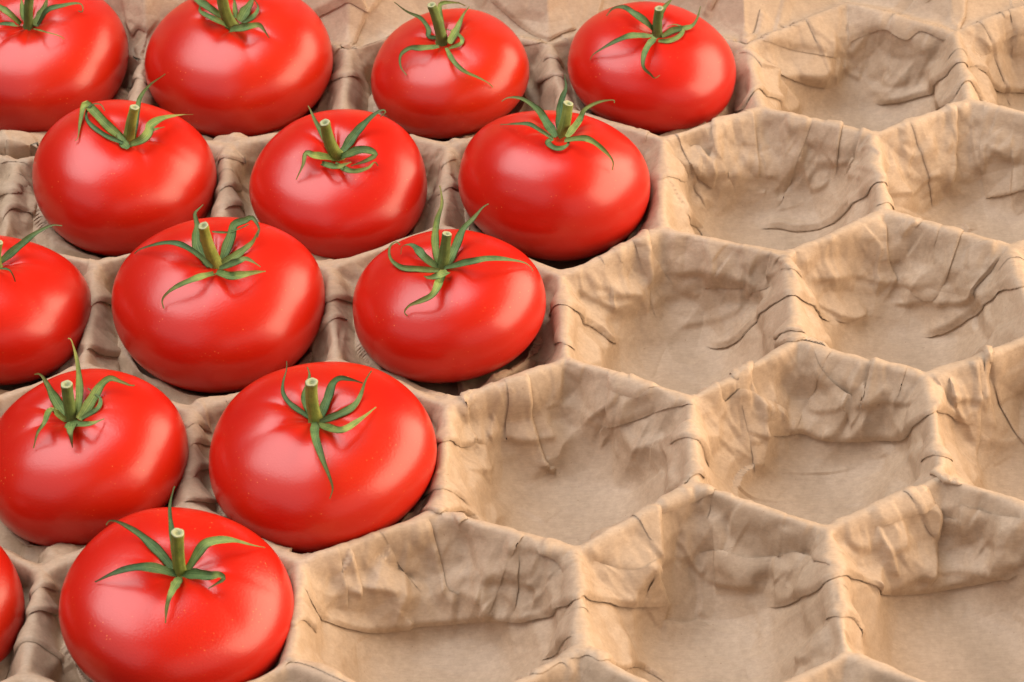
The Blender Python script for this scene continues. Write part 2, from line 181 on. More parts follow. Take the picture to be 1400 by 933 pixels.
    ('C4',[-1.941,1.7886,0.022],0.4263,0.6326,-0.1963,0.2183,[0.045,0.0414,0.203],[0.0685,0.063,0.3202],0.0281,0.0203,[(0.0172,[[0.0497,0.0455,0.2156],[0.1226,0.0995,0.2496],[0.2007,0.147,0.2887],[0.2792,0.1766,0.3142],[0.3268,0.1738,0.3143]],[[0.247,-0.627,0.739],[0.291,-0.618,0.731],[0.314,-0.62,0.719],[0.329,-0.627,0.706],[0.338,-0.634,0.696]]),(0.0063,[[0.0822,-0.0575,0.273],[0.1462,-0.1319,0.3263],[0.1611,-0.1386,0.2996],[0.1623,-0.1297,0.2607]],[[0.272,-0.479,0.835],[0.321,-0.553,0.769],[0.351,-0.568,0.745],[0.378,-0.574,0.727]]),(0.0141,[[0.0743,-0.077,0.2811],[0.0449,-0.1833,0.3483],[-0.0242,-0.1906,0.2981]],[[0.25,-0.508,0.825],[0.171,-0.611,0.773],[0.071,-0.652,0.754]]),(0.0141,[[0.0382,0.0425,0.2185],[-0.0161,0.0869,0.2531],[-0.0628,0.122,0.2871]],[[0.236,-0.629,0.741],[0.197,-0.623,0.757],[0.174,-0.625,0.761]])]),
    ('C2',[-0.9587,1.7754,0.022],0.4505,0.6367,0.0501,0.0627,[0.0142,-0.0113,0.2253],[-0.0119,-0.0347,0.4601],0.0341,0.0202,[(0.0124,[[0.0013,-0.0484,0.2476],[-0.0528,-0.043,0.3166],[-0.1126,-0.0216,0.3491],[-0.1713,0.0059,0.3455],[-0.2391,0.0289,0.3184],[-0.3125,0.0678,0.2669],[-0.3435,0.081,0.2338]],[[0.07,-0.485,0.872],[-0.027,-0.462,0.887],[-0.113,-0.431,0.895],[-0.203,-0.4,0.894],[-0.314,-0.38,0.87],[-0.445,-0.344,0.827],[-0.508,-0.335,0.794]]),(0.014,[[0.0168,-0.1207,0.2736],[-0.0371,-0.2067,0.3218],[-0.0949,-0.2406,0.3204],[-0.1516,-0.2535,0.2941],[-0.1857,-0.2645,0.2574],[-0.1814,-0.2851,0.227]],[[0.096,-0.587,0.804],[0.012,-0.656,0.754],[-0.06,-0.685,0.726],[-0.135,-0.707,0.695],[-0.184,-0.732,0.656],[-0.182,-0.765,0.618]]),(0.0233,[[-0.0064,-0.0349,0.2451],[-0.0583,0.035,0.2786],[-0.0719,0.0846,0.3073],[-0.0655,0.1215,0.3374],[-0.0746,0.1586,0.368],[-0.0714,0.1709,0.3781],[-0.04,0.1947,0.3979]],[[0.112,-0.68,0.725],[0.082,-0.657,0.749],[0.081,-0.647,0.758],[0.091,-0.641,0.762],[0.092,-0.639,0.763],[0.095,-0.639,0.764],[0.111,-0.636,0.764]]),(0.0217,[[0.0346,-0.0117,0.2406],[0.0737,0.0853,0.3008],[0.0896,0.1275,0.3344],[0.1366,0.1406,0.346],[0.168,0.1493,0.3537],[0.1963,0.1097,0.3281],[0.1903,0.0737,0.3053]],[[0.145,-0.667,0.73],[0.168,-0.639,0.75],[0.172,-0.635,0.753],[0.192,-0.637,0.747],[0.202,-0.639,0.742],[0.218,-0.647,0.731],[0.221,-0.652,0.725]]),(0.0186,[[0.0355,-0.0219,0.2409],[0.1075,0.0087,0.269],[0.1616,0.058,0.2872],[0.1838,0.0839,0.3093],[0.1966,0.1078,0.3296]],[[0.145,-0.672,0.726],[0.19,-0.662,0.725],[0.215,-0.652,0.727],[0.218,-0.649,0.729],[0.218,-0.647,0.731]]),(0.0155,[[0.0347,-0.0683,0.2544],[0.1241,-0.118,0.3299],[0.1515,-0.0884,0.3208],[0.1798,-0.0841,0.3006],[0.209,-0.0734,0.2633]],[[0.14,-0.515,0.846],[0.252,-0.547,0.798],[0.301,-0.512,0.805],[0.351,-0.51,0.785],[0.419,-0.504,0.755]]),(0.0186,[[0.028,-0.1126,0.2705],[0.0986,-0.1979,0.317],[0.1433,-0.1882,0.3151],[0.1842,-0.1515,0.2956],[0.2314,-0.095,0.256]],[[0.118,-0.576,0.809],[0.203,-0.639,0.742],[0.263,-0.625,0.735],[0.334,-0.59,0.735],[0.439,-0.533,0.724]]),(0.0047,[[-0.005,0.1125,0.3144],[0.0583,0.1031,0.3152],[0.1057,0.1085,0.3248],[0.1531,0.1215,0.3404]],[[0.122,-0.635,0.762],[0.158,-0.637,0.755],[0.181,-0.639,0.748],[0.199,-0.641,0.741]])]),
    ('C0',[0.0275,1.7145,0.022],0.4119,0.6245,-0.0619,-0.0815,[-0.0164,0.0125,0.2005],[0.0143,0.0219,0.3802],0.0309,0.0186,[(0.017,[[-0.0279,0.0051,0.2149],[-0.0416,0.1073,0.2766],[-0.0302,0.1819,0.336],[-0.0101,0.2315,0.3755],[-0.0119,0.2765,0.4116],[-0.0175,0.2966,0.4279]],[[0.01,-0.664,0.748],[0.009,-0.636,0.772],[0.022,-0.631,0.775],[0.034,-0.631,0.775],[0.034,-0.633,0.773],[0.033,-0.634,0.772]]),(0.0201,[[0.0036,-0.0077,0.2239],[0.0414,0.081,0.2544],[0.0774,0.1423,0.3035],[0.1253,0.1832,0.3366],[0.1638,0.2169,0.3639],[0.1891,0.2285,0.3737]],[[0.038,-0.669,0.742],[0.067,-0.638,0.767],[0.082,-0.634,0.769],[0.099,-0.636,0.765],[0.108,-0.639,0.761],[0.114,-0.642,0.758]]),(0.0186,[[-0.0277,-0.0032,0.2175],[-0.0849,-0.0195,0.292],[-0.117,0.0425,0.2913],[-0.1496,0.0843,0.2793],[-0.1827,0.1037,0.2535],[-0.1894,0.0773,0.2351]],[[-0.055,-0.398,0.916],[-0.145,-0.428,0.892],[-0.211,-0.328,0.921],[-0.28,-0.263,0.923],[-0.359,-0.232,0.904],[-0.39,-0.274,0.879]]),(0.0139,[[-0.0262,-0.0404,0.2356],[-0.1176,-0.0449,0.2507],[-0.1802,-0.0215,0.2424],[-0.2253,0.0333,0.2359],[-0.237,0.063,0.2602],[-0.2271,0.0875,0.2799],[-0.2052,0.0965,0.2877],[-0.1898,0.0849,0.2804]],[[0.014,-0.686,0.727],[-0.044,-0.694,0.718],[-0.078,-0.693,0.716],[-0.098,-0.683,0.724],[-0.092,-0.676,0.731],[-0.082,-0.668,0.74],[-0.072,-0.662,0.746],[-0.07,-0.662,0.746]]),(0.0155,[[-0.0025,-0.0128,0.2242],[0.1163,-0.0991,0.3239],[0.1771,-0.0793,0.3212],[0.2526,-0.0539,0.294],[0.3281,-0.0032,0.2348],[0.3611,0.0168,0.1897],[0.3668,0.0098,0.1752]],[[0.014,-0.418,0.908],[0.203,-0.532,0.822],[0.292,-0.506,0.812],[0.406,-0.48,0.778],[0.542,-0.428,0.723],[0.613,-0.412,0.674],[0.627,-0.424,0.654]]),(0.0186,[[-0.0061,-0.0789,0.2578],[-0.0262,-0.227,0.3005],[-0.05,-0.275,0.2941],[-0.0962,-0.284,0.2722],[-0.1435,-0.2737,0.2421],[-0.1664,-0.2789,0.2119],[-0.155,-0.2858,0.1975]],[[0.007,-0.535,0.845],[-0.018,-0.685,0.728],[-0.047,-0.725,0.688],[-0.109,-0.741,0.663],[-0.18,-0.747,0.64],[-0.216,-0.765,0.607],[-0.204,-0.781,0.59]]),(0.017,[[0.0126,-0.0853,0.2623],[-0.02,-0.1758,0.3171],[-0.0579,-0.1596,0.2938],[-0.0852,-0.1056,0.259]],[[0.045,-0.543,0.839],[-0.011,-0.629,0.778],[-0.074,-0.624,0.778],[-0.144,-0.574,0.806]])]),
    ('D3',[-1.4126,0.8296,0.022],0.4071,0.6789,0.0113,-0.0968,[-0.0214,-0.0025,0.2203],[-0.0167,0.0015,0.4018],0.0288,0.0216,[(0.0231,[[-0.0309,-0.0223,0.235],[-0.0905,0.0617,0.278],[-0.1195,0.1063,0.3169],[-0.1484,0.135,0.3428],[-0.171,0.1338,0.3448]],[[0.141,-0.632,0.762],[0.115,-0.607,0.787],[0.113,-0.602,0.791],[0.108,-0.603,0.791],[0.1,-0.607,0.789]]),(0.0159,[[0.0046,-0.02,0.2431],[0.0066,0.0978,0.2998],[-0.0026,0.1666,0.3553],[-0.0146,0.2126,0.3927],[-0.0293,0.2471,0.421],[-0.0409,0.2515,0.4254]],[[0.168,-0.627,0.76],[0.178,-0.587,0.789],[0.177,-0.582,0.793],[0.175,-0.582,0.794],[0.171,-0.583,0.794],[0.167,-0.584,0.794]]),(0.0216,[[0.0158,-0.0445,0.2573],[0.062,0.0507,0.2815],[0.0879,0.0998,0.3024],[0.1256,0.1213,0.3204],[0.1696,0.109,0.3141],[0.2078,0.0946,0.306],[0.2254,0.0935,0.3061]],[[0.175,-0.639,0.75],[0.21,-0.598,0.773],[0.224,-0.587,0.778],[0.24,-0.587,0.773],[0.259,-0.592,0.763],[0.275,-0.599,0.752],[0.28,-0.601,0.748]]),(0.0101,[[0.0274,-0.0409,0.2612],[0.0901,-0.0095,0.2843],[0.0923,0.0445,0.2859],[0.0636,0.0712,0.2902],[0.0408,0.0857,0.3053]],[[0.183,-0.636,0.75],[0.221,-0.622,0.751],[0.227,-0.602,0.766],[0.211,-0.593,0.777],[0.197,-0.591,0.783]]),(0.0144,[[-0.0416,-0.0251,0.238],[-0.087,-0.0389,0.3029],[-0.0942,-0.1275,0.3225],[-0.1229,-0.156,0.296],[-0.1434,-0.1886,0.2459]],[[-0.004,-0.418,0.909],[-0.063,-0.434,0.899],[-0.053,-0.55,0.833],[-0.099,-0.597,0.796],[-0.143,-0.663,0.735]]),(0.026,[[-0.0148,-0.0439,0.2463],[0.0136,-0.186,0.3257],[0.0162,-0.2109,0.3027],[0.0125,-0.2088,0.2622]],[[0.061,-0.451,0.891],[0.111,-0.607,0.787],[0.115,-0.644,0.756],[0.11,-0.67,0.734]]),(0.0159,[[-0.0151,-0.0701,0.2587],[0.0761,-0.1583,0.3322],[0.1244,-0.0762,0.2856]],[[0.062,-0.494,0.868],[0.201,-0.569,0.797],[0.31,-0.479,0.821]])]),
    ('D1',[-0.4666,0.8023,0.022],0.4509,0.5886,0.049,-0.0108,[-0.0022,-0.01,0.2042],[-0.0032,-0.0195,0.4164],0.0302,0.023,[(0.0115,[[-0.015,-0.0163,0.2184],[-0.0945,0.0259,0.257],[-0.13,0.0699,0.2769],[-0.1324,0.1038,0.3047],[-0.1173,0.1488,0.3413],[-0.1169,0.1738,0.3616]],[[0.069,-0.633,0.771],[0.019,-0.623,0.782],[0.007,-0.615,0.789],[0.014,-0.608,0.794],[0.031,-0.6,0.799],[0.036,-0.598,0.8]]),(0.0158,[[-0.0216,0.0001,0.2192],[-0.0469,0.0593,0.2636],[-0.0282,0.125,0.3201],[-0.0363,0.1536,0.3452]],[[0.064,-0.625,0.778],[0.052,-0.605,0.794],[0.072,-0.594,0.802],[0.07,-0.592,0.803]]),(0.0187,[[0.0135,-0.0099,0.2191],[0.0422,0.0595,0.2597],[0.0632,0.1042,0.2963],[0.0925,0.1212,0.3108],[0.1359,0.1135,0.3081],[0.1821,0.0983,0.3004]],[[0.093,-0.629,0.772],[0.115,-0.601,0.791],[0.125,-0.594,0.795],[0.138,-0.594,0.793],[0.16,-0.599,0.785],[0.181,-0.607,0.774]]),(0.0158,[[0.0149,-0.034,0.2217],[0.095,-0.0291,0.2565],[0.146,0.0008,0.2658],[0.1695,0.0594,0.2662],[0.1935,0.11,0.3049],[0.2172,0.139,0.3284]],[[0.093,-0.642,0.761],[0.145,-0.64,0.755],[0.172,-0.631,0.756],[0.186,-0.614,0.767],[0.184,-0.607,0.773],[0.185,-0.606,0.774]]),(0.0158,[[0.0048,-0.0513,0.2263],[0.0916,-0.1759,0.3066],[0.1337,-0.1678,0.3089],[0.1861,-0.0973,0.2918],[0.234,0.004,0.2554]],[[0.058,-0.474,0.879],[0.181,-0.604,0.776],[0.239,-0.589,0.772],[0.338,-0.509,0.792],[0.461,-0.373,0.805]]),(0.0187,[[-0.0081,-0.0357,0.2202],[0.0134,-0.2088,0.2944],[0.0394,-0.2983,0.2814],[0.0663,-0.3526,0.2358],[0.0779,-0.3796,0.1917],[0.0644,-0.3963,0.154]],[[0.026,-0.444,0.896],[0.065,-0.65,0.757],[0.096,-0.725,0.682],[0.127,-0.779,0.614],[0.142,-0.815,0.562],[0.127,-0.845,0.52]])]),
    ('E2',[-0.9659,0.007,0.022],0.4385,0.5482,-0.0073,0.1908,[0.0343,0.0013,0.1779],[0.0505,0.0004,0.3919],0.027,0.0229,[(0.0189,[[0.0188,-0.0065,0.1983],[-0.0486,0.0579,0.2504],[-0.1191,0.1173,0.2775],[-0.1864,0.1482,0.3067],[-0.2266,0.1535,0.3144],[-0.2396,0.1393,0.3063]],[[0.151,-0.581,0.8],[0.104,-0.558,0.823],[0.073,-0.553,0.83],[0.055,-0.561,0.826],[0.045,-0.568,0.822],[0.038,-0.573,0.819]]),(0.0121,[[0.0153,0.0341,0.2027],[0.0019,0.1294,0.2792],[-0.006,0.1927,0.331],[0.0077,0.2452,0.3736],[0.0132,0.2557,0.3821]],[[0.151,-0.556,0.817],[0.144,-0.536,0.832],[0.143,-0.534,0.834],[0.151,-0.534,0.832],[0.153,-0.535,0.831]]),(0.0189,[[0.0556,-0.0075,0.1901],[0.1156,0.0486,0.2606],[0.1549,0.0724,0.2691],[0.2175,0.1006,0.2455],[0.2779,0.126,0.1939],[0.3272,0.1775,0.1238]],[[0.239,-0.353,0.905],[0.322,-0.248,0.914],[0.381,-0.218,0.898],[0.491,-0.184,0.852],[0.609,-0.155,0.777],[0.719,-0.091,0.689]]),(0.0189,[[0.0198,-0.0173,0.1979],[-0.0516,-0.0901,0.3113],[-0.1164,-0.0967,0.3171],[-0.1853,-0.0997,0.2966],[-0.2587,-0.0975,0.2515]],[[0.133,-0.378,0.916],[-0.011,-0.481,0.877],[-0.11,-0.489,0.865],[-0.216,-0.501,0.838],[-0.338,-0.515,0.788]]),(0.0175,[[0.0387,-0.0401,0.2016],[0.034,-0.1992,0.2927],[0.0206,-0.2496,0.2709],[0.0115,-0.2788,0.2185]],[[0.179,-0.431,0.885],[0.125,-0.617,0.777],[0.103,-0.677,0.728],[0.091,-0.739,0.668]]),(0.0216,[[0.046,-0.0165,0.1921],[0.1574,-0.1028,0.2736],[0.1939,-0.0847,0.257],[0.2066,-0.0969,0.2424],[0.1519,-0.1144,0.217]],[[0.209,-0.376,0.903],[0.337,-0.496,0.8],[0.403,-0.473,0.784],[0.424,-0.493,0.759],[0.365,-0.541,0.758]])]),
    ('E4',[-1.9631,0.0523,0.022],0.4065,0.54,0.0343,0.2026,[0.0331,-0.0056,0.1612],[0.0646,-0.0164,0.3634],0.0271,0.0203,[(0.0163,[[0.0383,-0.0189,0.1748],[0.0225,-0.1471,0.2715],[-0.0369,-0.17,0.2212]],[[0.247,-0.38,0.891],[0.163,-0.57,0.805],[0.052,-0.645,0.762]]),(0.0163,[[0.0426,-0.0162,0.1718],[0.1424,-0.0949,0.25],[0.2045,-0.0658,0.178]],[[0.263,-0.372,0.89],[0.382,-0.487,0.785],[0.543,-0.458,0.704]]),(0.0136,[[0.0363,-0.0098,0.1732],[0.0819,0.0535,0.2146],[0.1368,0.0913,0.251]],[[0.26,-0.571,0.779],[0.296,-0.537,0.789],[0.32,-0.533,0.783]])]),
]

VOBS = {(0, -1, 't'): (-0.5181, 0.2482), (0, 1, 't'): (0.5239, 0.267), (0, 3, 't'): (1.4944, 0.3437), (0, 3, 'b'): (1.4894, -0.295), (0, -1, 'b'): (-0.534, -0.2585), (0, -3, 't'): (-1.5173, 0.2432), (0, 1, 'b'): (0.5352, -0.247), (1, -2, 't'): (-1.0204, 1.1264), (1, 0, 't'): (0.0311, 1.1317), (1, 0, 'b'): (-0.002, 0.5075), (1, 2, 't'): (1.0216, 1.1084), (1, 2, 'b'): (0.9993, 0.6071), (1, 4, 't'): (1.9965, 1.2074), (1, 4, 'b'): (1.9743, 0.614), (2, -1, 't'): (-0.5005, 2.0449), (2, -1, 'b'): (-0.445, 1.4194), (2, 1, 't'): (0.5202, 1.9424), (2, 1, 'b'): (0.5211, 1.3923), (2, 3, 't'): (1.5067, 2.0306), (2, 3, 'b'): (1.4953, 1.4491), (2, -3, 't'): (-1.5428, 2.1235), (3, -2, 't'): (-1.022, 2.9782), (3, 0, 't'): (0.0117, 2.9213), (3, 2, 't'): (1.015, 2.9361), (3, 4, 't'): (2.001, 2.8989), (3, 2, 'b'): (0.9746, 2.2463), (3, 4, 'b'): (1.9768, 2.3224), (4, 3, 't'): (1.4736, 3.6999), (4, 3, 'b'): (1.4961, 3.1531), (4, 5, 'b'): (2.484, 3.1575), (4, 1, 'b'): (0.577, 3.187)}
FOLDS = [
    ('s',0.022,0.11699999999999999,[(1.534,3.724),(1.681,3.763),(1.848,3.82),(1.957,3.859)]),
    ('s',0.022,0.10400000000000001,[(1.957,3.859),(2.019,3.911),(2.117,3.901),(2.202,3.872),(2.286,3.812),(2.36,3.801),(2.492,3.71)]),
    ('f',0.03,0.12,[(1.534,3.668),(1.622,3.671),(1.756,3.709),(1.908,3.758)]),
    ('s',0.022,0.10400000000000001,[(1.765,3.638),(1.697,3.647),(1.62,3.651),(1.546,3.668)]),
    ('f',0.03,0.1,[(2.111,3.703),(2.232,3.662),(2.351,3.607),(2.431,3.511),(2.519,3.485),(2.591,3.639)]),
    ('f',0.03,0.1,[(2.558,3.578),(2.657,3.651),(2.741,3.673),(2.882,3.726),(3.07,3.756)]),
    ('s',0.022,0.09000000000000001,[(2.633,3.708),(2.601,3.715),(2.542,3.706)]),
    ('s',0.022,0.108,[(2.641,3.72),(2.73,3.786),(2.822,3.851),(2.964,3.919)]),
    ('c',0.0143,0.02,[(1.781,3.883),(1.857,3.873),(2.082,3.89),(2.117,3.932)]),
    ('c',0.0143,0.02,[(1.706,4.052),(1.629,3.823)]),
    ('c',-0.0143,0.02,[(2.185,3.873),(2.24,3.919),(2.381,4.011)]),
    ('c',0.0143,0.02,[(1.953,3.853),(1.913,3.785)]),
    ('c',0.0143,0.015,[(1.972,3.845),(2.074,3.803)]),
    ('c',0.0143,0.015,[(2.201,3.769),(2.184,3.751),(2.302,3.698)]),
    ('s',0.022,0.09100000000000001,[(2.523,3.744),(2.575,3.899),(2.622,4.102)]),
    ('s',0.013,0.09100000000000001,[(2.379,3.951),(2.484,3.971),(2.598,3.951)]),
    ('s',0.022,0.10400000000000001,[(1.566,3.926),(1.518,3.797),(1.453,3.801)]),
    ('s',0.013,0.09000000000000001,[(1.635,3.889),(1.722,3.841),(1.799,3.877)]),
    ('s',0.03,0.09000000000000001,[(1.381,3.379),(1.439,3.266),(1.601,3.439),(1.733,3.615),(1.783,3.624)]),
    ('s',0.013,0.054,[(1.467,2.946),(1.46,3.037),(1.453,3.139)]),
    ('c',0.0143,0.02,[(1.605,3.1),(1.642,3.04),(1.718,3.023)]),
    ('s',0.022,0.07200000000000001,[(1.801,2.864),(1.847,2.918),(1.991,3.603)]),
    ('c',0.0143,0.02,[(1.912,3.619),(1.789,2.97)]),
    ('c',-0.0143,0.02,[(1.717,2.974),(1.69,2.933)]),
    ('c',0.0143,0.015,[(1.7,2.919),(1.722,2.865),(1.804,2.852)]),
    ('c',-0.0143,0.02,[(1.555,2.897),(1.64,2.911),(1.684,2.926)]),
    ('f',0.03,0.14,[(1.441,2.757),(1.562,2.754),(1.629,2.731),(1.777,2.701),(1.876,2.609),(1.944,2.556),(1.995,2.539),(2.062,2.606),(2.087,2.563)]),
    ('f',0.022,0.12,[(1.034,2.508),(1.093,2.523),(1.198,2.666),(1.245,2.157)]),
    ('s',0.022,0.09000000000000001,[(0.977,2.58),(1.051,2.673),(1.124,2.838)]),
    ('s',0.022,0.09000000000000001,[(1.134,2.902),(1.168,2.879),(1.26,2.877)]),
    ('c',0.0143,0.02,[(1.151,2.882),(1.383,2.955)]),
    ('c',-0.0143,0.02,[(1.101,2.939),(1.241,2.955)]),
    ('c',0.0143,0.02,[(1.243,3.015),(1.259,2.97),(1.294,2.957)]),
    ('s',0.022,0.09000000000000001,[(1.294,3.513),(1.25,2.992),(1.189,2.957),(1.118,2.926)]),
    ('s',0.022,0.07200000000000001,[(2.107,3.537),(1.934,2.897),(1.912,2.892),(1.896,2.875)]),
    ('c',0.0143,0.015,[(1.949,2.861),(2.011,2.735)]),
    ('c',0.0143,0.015,[(1.926,2.785),(1.979,2.59),(2.015,2.555)]),
    ('c',0.0143,0.015,[(1.884,2.834),(1.924,2.694),(1.904,2.726)]),
    ('s',0.03,0.09000000000000001,[(2.335,3.483),(2.381,3.405),(2.425,3.286),(2.58,3.345),(2.628,3.085)]),
    ('s',0.022,0.07200000000000001,[(2.375,2.875),(2.398,3.003),(2.42,3.126)]),
    ('c',0.0143,0.02,[(2.375,3.363),(2.375,3.038),(2.312,2.948)]),
    ('c',-0.0143,0.02,[(2.076,2.624),(2.386,2.883)]),
    ('f',0.013,0.06,[(2.543,2.876),(2.641,2.853),(2.752,2.832)]),
    ('c',0.0143,0.02,[(2.546,3.03),(2.673,2.938),(2.721,2.918)]),
    ('c',0.0143,0.015,[(2.035,2.61),(2.237,2.867),(2.35,2.914)]),
    ('c',-0.0143,0.02,[(2.108,2.916),(2.2,2.932),(2.349,3.055)]),
    ('s',0.022,0.09000000000000001,[(0.904,1.987),(0.918,2.091),(0.914,2.148),(0.913,2.363)]),
    ('c',0.0143,0.02,[(0.743,2.62),(0.76,2.044)]),
    ('c',-0.0143,0.03,[(0.856,2.16),(0.839,2.067)]),
    ('c',-0.0143,0.03,[(1.209,2.105),(1.224,2.067)]),
    ('f',0.03,0.12,[(0.432,1.838),(0.483,1.754),(0.537,1.734),(0.584,1.785),(0.654,1.825),(0.692,1.819),(0.765,1.87)]),
    ('c',0.0143,0.02,[(0.622,1.962),(0.784,2.004),(0.899,2.035)]),
    ('c',0.0143,0.015,[(0.589,1.923),(0.749,1.952)]),
    ('c',0.0143,0.015,[(0.637,1.936),(0.883,2.041)]),
    ('f',0.03,0.14,[(1.131,1.904),(1.232,1.87),(1.326,1.857),(1.412,1.815),(1.471,1.754),(1.527,1.752),(1.607,1.841),(1.716,1.943)]),
    ('s',0.022,0.108,[(1.128,2.054),(1.27,2.016),(1.333,2.001)]),
    ('s',0.013,0.09000000000000001,[(1.332,1.976),(1.357,1.98),(1.425,1.963)]),
    ('c',0.0143,0.02,[(1.028,1.991),(1.141,1.979),(1.3,1.965),(1.332,1.979)]),
    ('c',0.0143,0.015,[(0.985,2.129),(1.271,2.046),(1.41,1.976)]),
    ('c',-0.0143,0.03,[(1.079,2.194),(1.064,2.073)]),
    ('s',0.022,0.054,[(1.448,2.052),(1.427,2.014),(1.414,1.985)]),
    ('c',0.0143,0.012,[(1.466,2.032),(1.499,1.948),(1.526,1.833),(1.528,1.765)]),
    ('c',0.0143,0.012,[(1.452,2.017),(1.537,2.006)]),
    ('c',-0.0143,0.012,[(1.557,2.05),(1.542,1.951)]),
    ('s',0.022,0.09000000000000001,[(2.034,2.118),(1.987,2.185),(1.974,2.286)]),
    ('c',0.0143,0.015,[(1.587,1.99),(1.936,2.129),(2.215,2.054)]),
    ('c',0.0143,0.015,[(2.001,2.08),(2.125,2.038),(2.245,1.988)]),
    ('s',0.013,0.09000000000000001,[(2.034,2.114),(2.065,2.097),(2.245,2.063),(2.507,2.676)]),
    ('f',0.03,0.14,[(2.1,1.923),(2.21,1.913),(2.328,1.901),(2.429,1.842),(2.492,1.76),(2.608,1.909)]),
    ('s',0.022,0.108,[(2.353,1.919),(2.376,1.96),(2.42,1.983),(2.462,2.017)]),
    ('c',0.0143,0.015,[(2.185,2.023),(2.386,1.925)]),
    ('c',0.0143,0.015,[(1.582,1.93),(1.794,1.992),(1.899,2.049)]),
    ('s',0.013,0.07200000000000001,[(1.708,1.937),(1.793,1.971),(1.881,2.034)]),
    ('c',0.0143,0.02,[(2.041,2.256),(2.065,2.225),(2.113,2.243)]),
    ('c',-0.0143,0.03,[(2.065,2.228),(2.08,2.172)]),
    ('c',0.0143,0.02,[(2.436,2.754),(2.451,2.69)]),
    ('s',0.022,0.07200000000000001,[(2.441,2.069),(2.379,2.082),(2.304,2.082)]),
    ('s',0.03,0.09000000000000001,[(0.442,1.086),(0.399,1.149),(0.373,1.21),(0.358,1.301)]),
    ('s',0.022,0.09000000000000001,[(0.197,1.077),(0.139,1.07),(0.112,1.114),(0.097,1.155)]),
    ('f',0.03,0.08,[(-0.054,0.991),(0.007,0.896),(0.069,0.953),(0.138,1.054),(0.203,1.085)]),
    ('c',0.0143,0.02,[(0.082,0.95),(0.137,0.96),(0.211,0.97)]),
    ('c',0.0143,0.02,[(0.052,1.658),(0.128,1.137)]),
    ('f',0.022,0.1,[(0.639,1.177),(0.73,1.152),(0.805,1.135),(0.894,1.117),(0.968,1.096),(1.034,1.072),(1.056,1.074)]),
    ('c',0.0143,0.02,[(0.654,1.17),(0.659,1.133)]),
    ('s',0.022,0.09000000000000001,[(0.684,1.268),(0.713,1.231),(0.801,1.182),(0.837,1.179),(0.913,1.185)]),
    ('c',0.0143,0.015,[(0.258,1.117),(0.471,1.194)]),
    ('c',0.0143,0.015,[(0.11,0.891),(0.225,1.056)]),
    ('c',-0.0143,0.02,[(0.526,1.368),(0.507,1.29),(0.514,1.256)]),
    ('c',0.0143,0.02,[(0.511,1.358),(0.585,1.305)]),
    ('c',0.0143,0.015,[(0.732,1.187),(0.881,1.159)]),
    ('c',0.0143,0.015,[(0.595,1.215),(0.748,1.203)]),
    ('s',0.022,0.07200000000000001,[(0.836,1.742),(0.778,1.204)]),
    ('c',0.0143,0.015,[(0.231,1.156),(0.198,1.096)]),
    ('s',0.022,0.07200000000000001,[(0.045,1.668),(0.09,1.136),(0.128,1.143),(0.112,1.114)]),
    ('s',0.03,0.07200000000000001,[(1.417,1.546),(1.465,1.447),(1.521,1.454),(1.579,1.43),(1.624,1.394)]),
    ('s',0.022,0.108,[(1.724,1.236),(1.672,1.267),(1.586,1.349),(1.537,1.44)]),
    ('s',0.03,0.09000000000000001,[(1.925,1.817),(1.782,1.279),(1.753,1.259),(1.727,1.234)]),
    ('s',0.03,0.108,[(1.288,1.218),(1.293,1.273),(1.343,1.669)]),
    ('s',0.022,0.108,[(1.449,1.247),(1.397,1.245),(1.352,1.235),(1.295,1.223)]),
    ('s',0.013,0.09000000000000001,[(1.358,1.221),(1.333,1.236),(1.247,1.21),(1.152,1.172),(1.086,1.621)]),
    ('s',0.022,0.09000000000000001,[(1.343,1.139),(1.335,1.178),(1.358,1.221)]),
    ('f',0.03,0.09,[(1.324,1.144),(1.421,1.187),(1.501,1.213),(1.592,1.186),(1.723,1.142),(1.848,1.092),(1.93,1.008),(1.997,0.981),(2.076,1.106),(2.145,1.134),(2.239,1.157)]),
    ('c',0.0143,0.02,[(1.592,1.202),(1.666,1.198),(1.695,1.227)]),
    ('c',0.0143,0.015,[(1.695,1.227),(1.895,1.17),(1.978,1.072)]),
    ('c',0.0143,0.02,[(1.391,1.227),(1.455,1.244),(1.438,1.204)]),
    ('c',0.0143,0.015,[(1.519,1.274),(1.695,1.224)]),
    ('s',0.013,0.054,[(1.666,1.242),(1.695,1.202),(1.709,1.174)]),
    ('c',-0.0143,0.02,[(1.841,1.278),(1.853,1.224),(1.923,1.177)]),
    ('c',0.0143,0.02,[(2.237,1.294),(2.188,1.263)]),
    ('s',0.022,0.09000000000000001,[(2.312,1.727),(2.253,1.3),(2.244,1.266)]),
    ('s',0.03,0.09000000000000001,[(2.239,1.157),(2.258,1.202),(2.276,1.266),(2.363,1.652)]),
    ('s',0.013,0.07200000000000001,[(2.305,1.162),(2.297,1.212),(2.28,1.269)]),
    ('s',0.022,0.054,[(2.09,1.219),(2.096,1.157),(2.106,1.152)]),
    ('c',0.0143,0.012,[(2.011,1.201),(2.041,1.178),(2.006,1.004)]),
    ('c',0.0143,0.015,[(2.074,1.174),(2.238,1.214)]),
    ('s',0.013,0.09000000000000001,[(1.206,1.732),(1.204,1.253),(1.267,1.283)]),
    ('s',0.03,0.07200000000000001,[(-0.087,0.632),(0.004,0.489),(0.11,0.642),(0.226,0.417)]),
    ('s',0.03,0.108,[(0.096,0.3),(0.028,0.332),(-0.007,0.402),(-0.039,0.475)]),
    ('s',0.022,0.09000000000000001,[(-0.306,0.217),(-0.31,0.268),(-0.327,0.31),(-0.351,0.316)]),
    ('c',0.0143,0.02,[(-0.112,0.401),(-0.141,0.303),(-0.209,0.19)]),
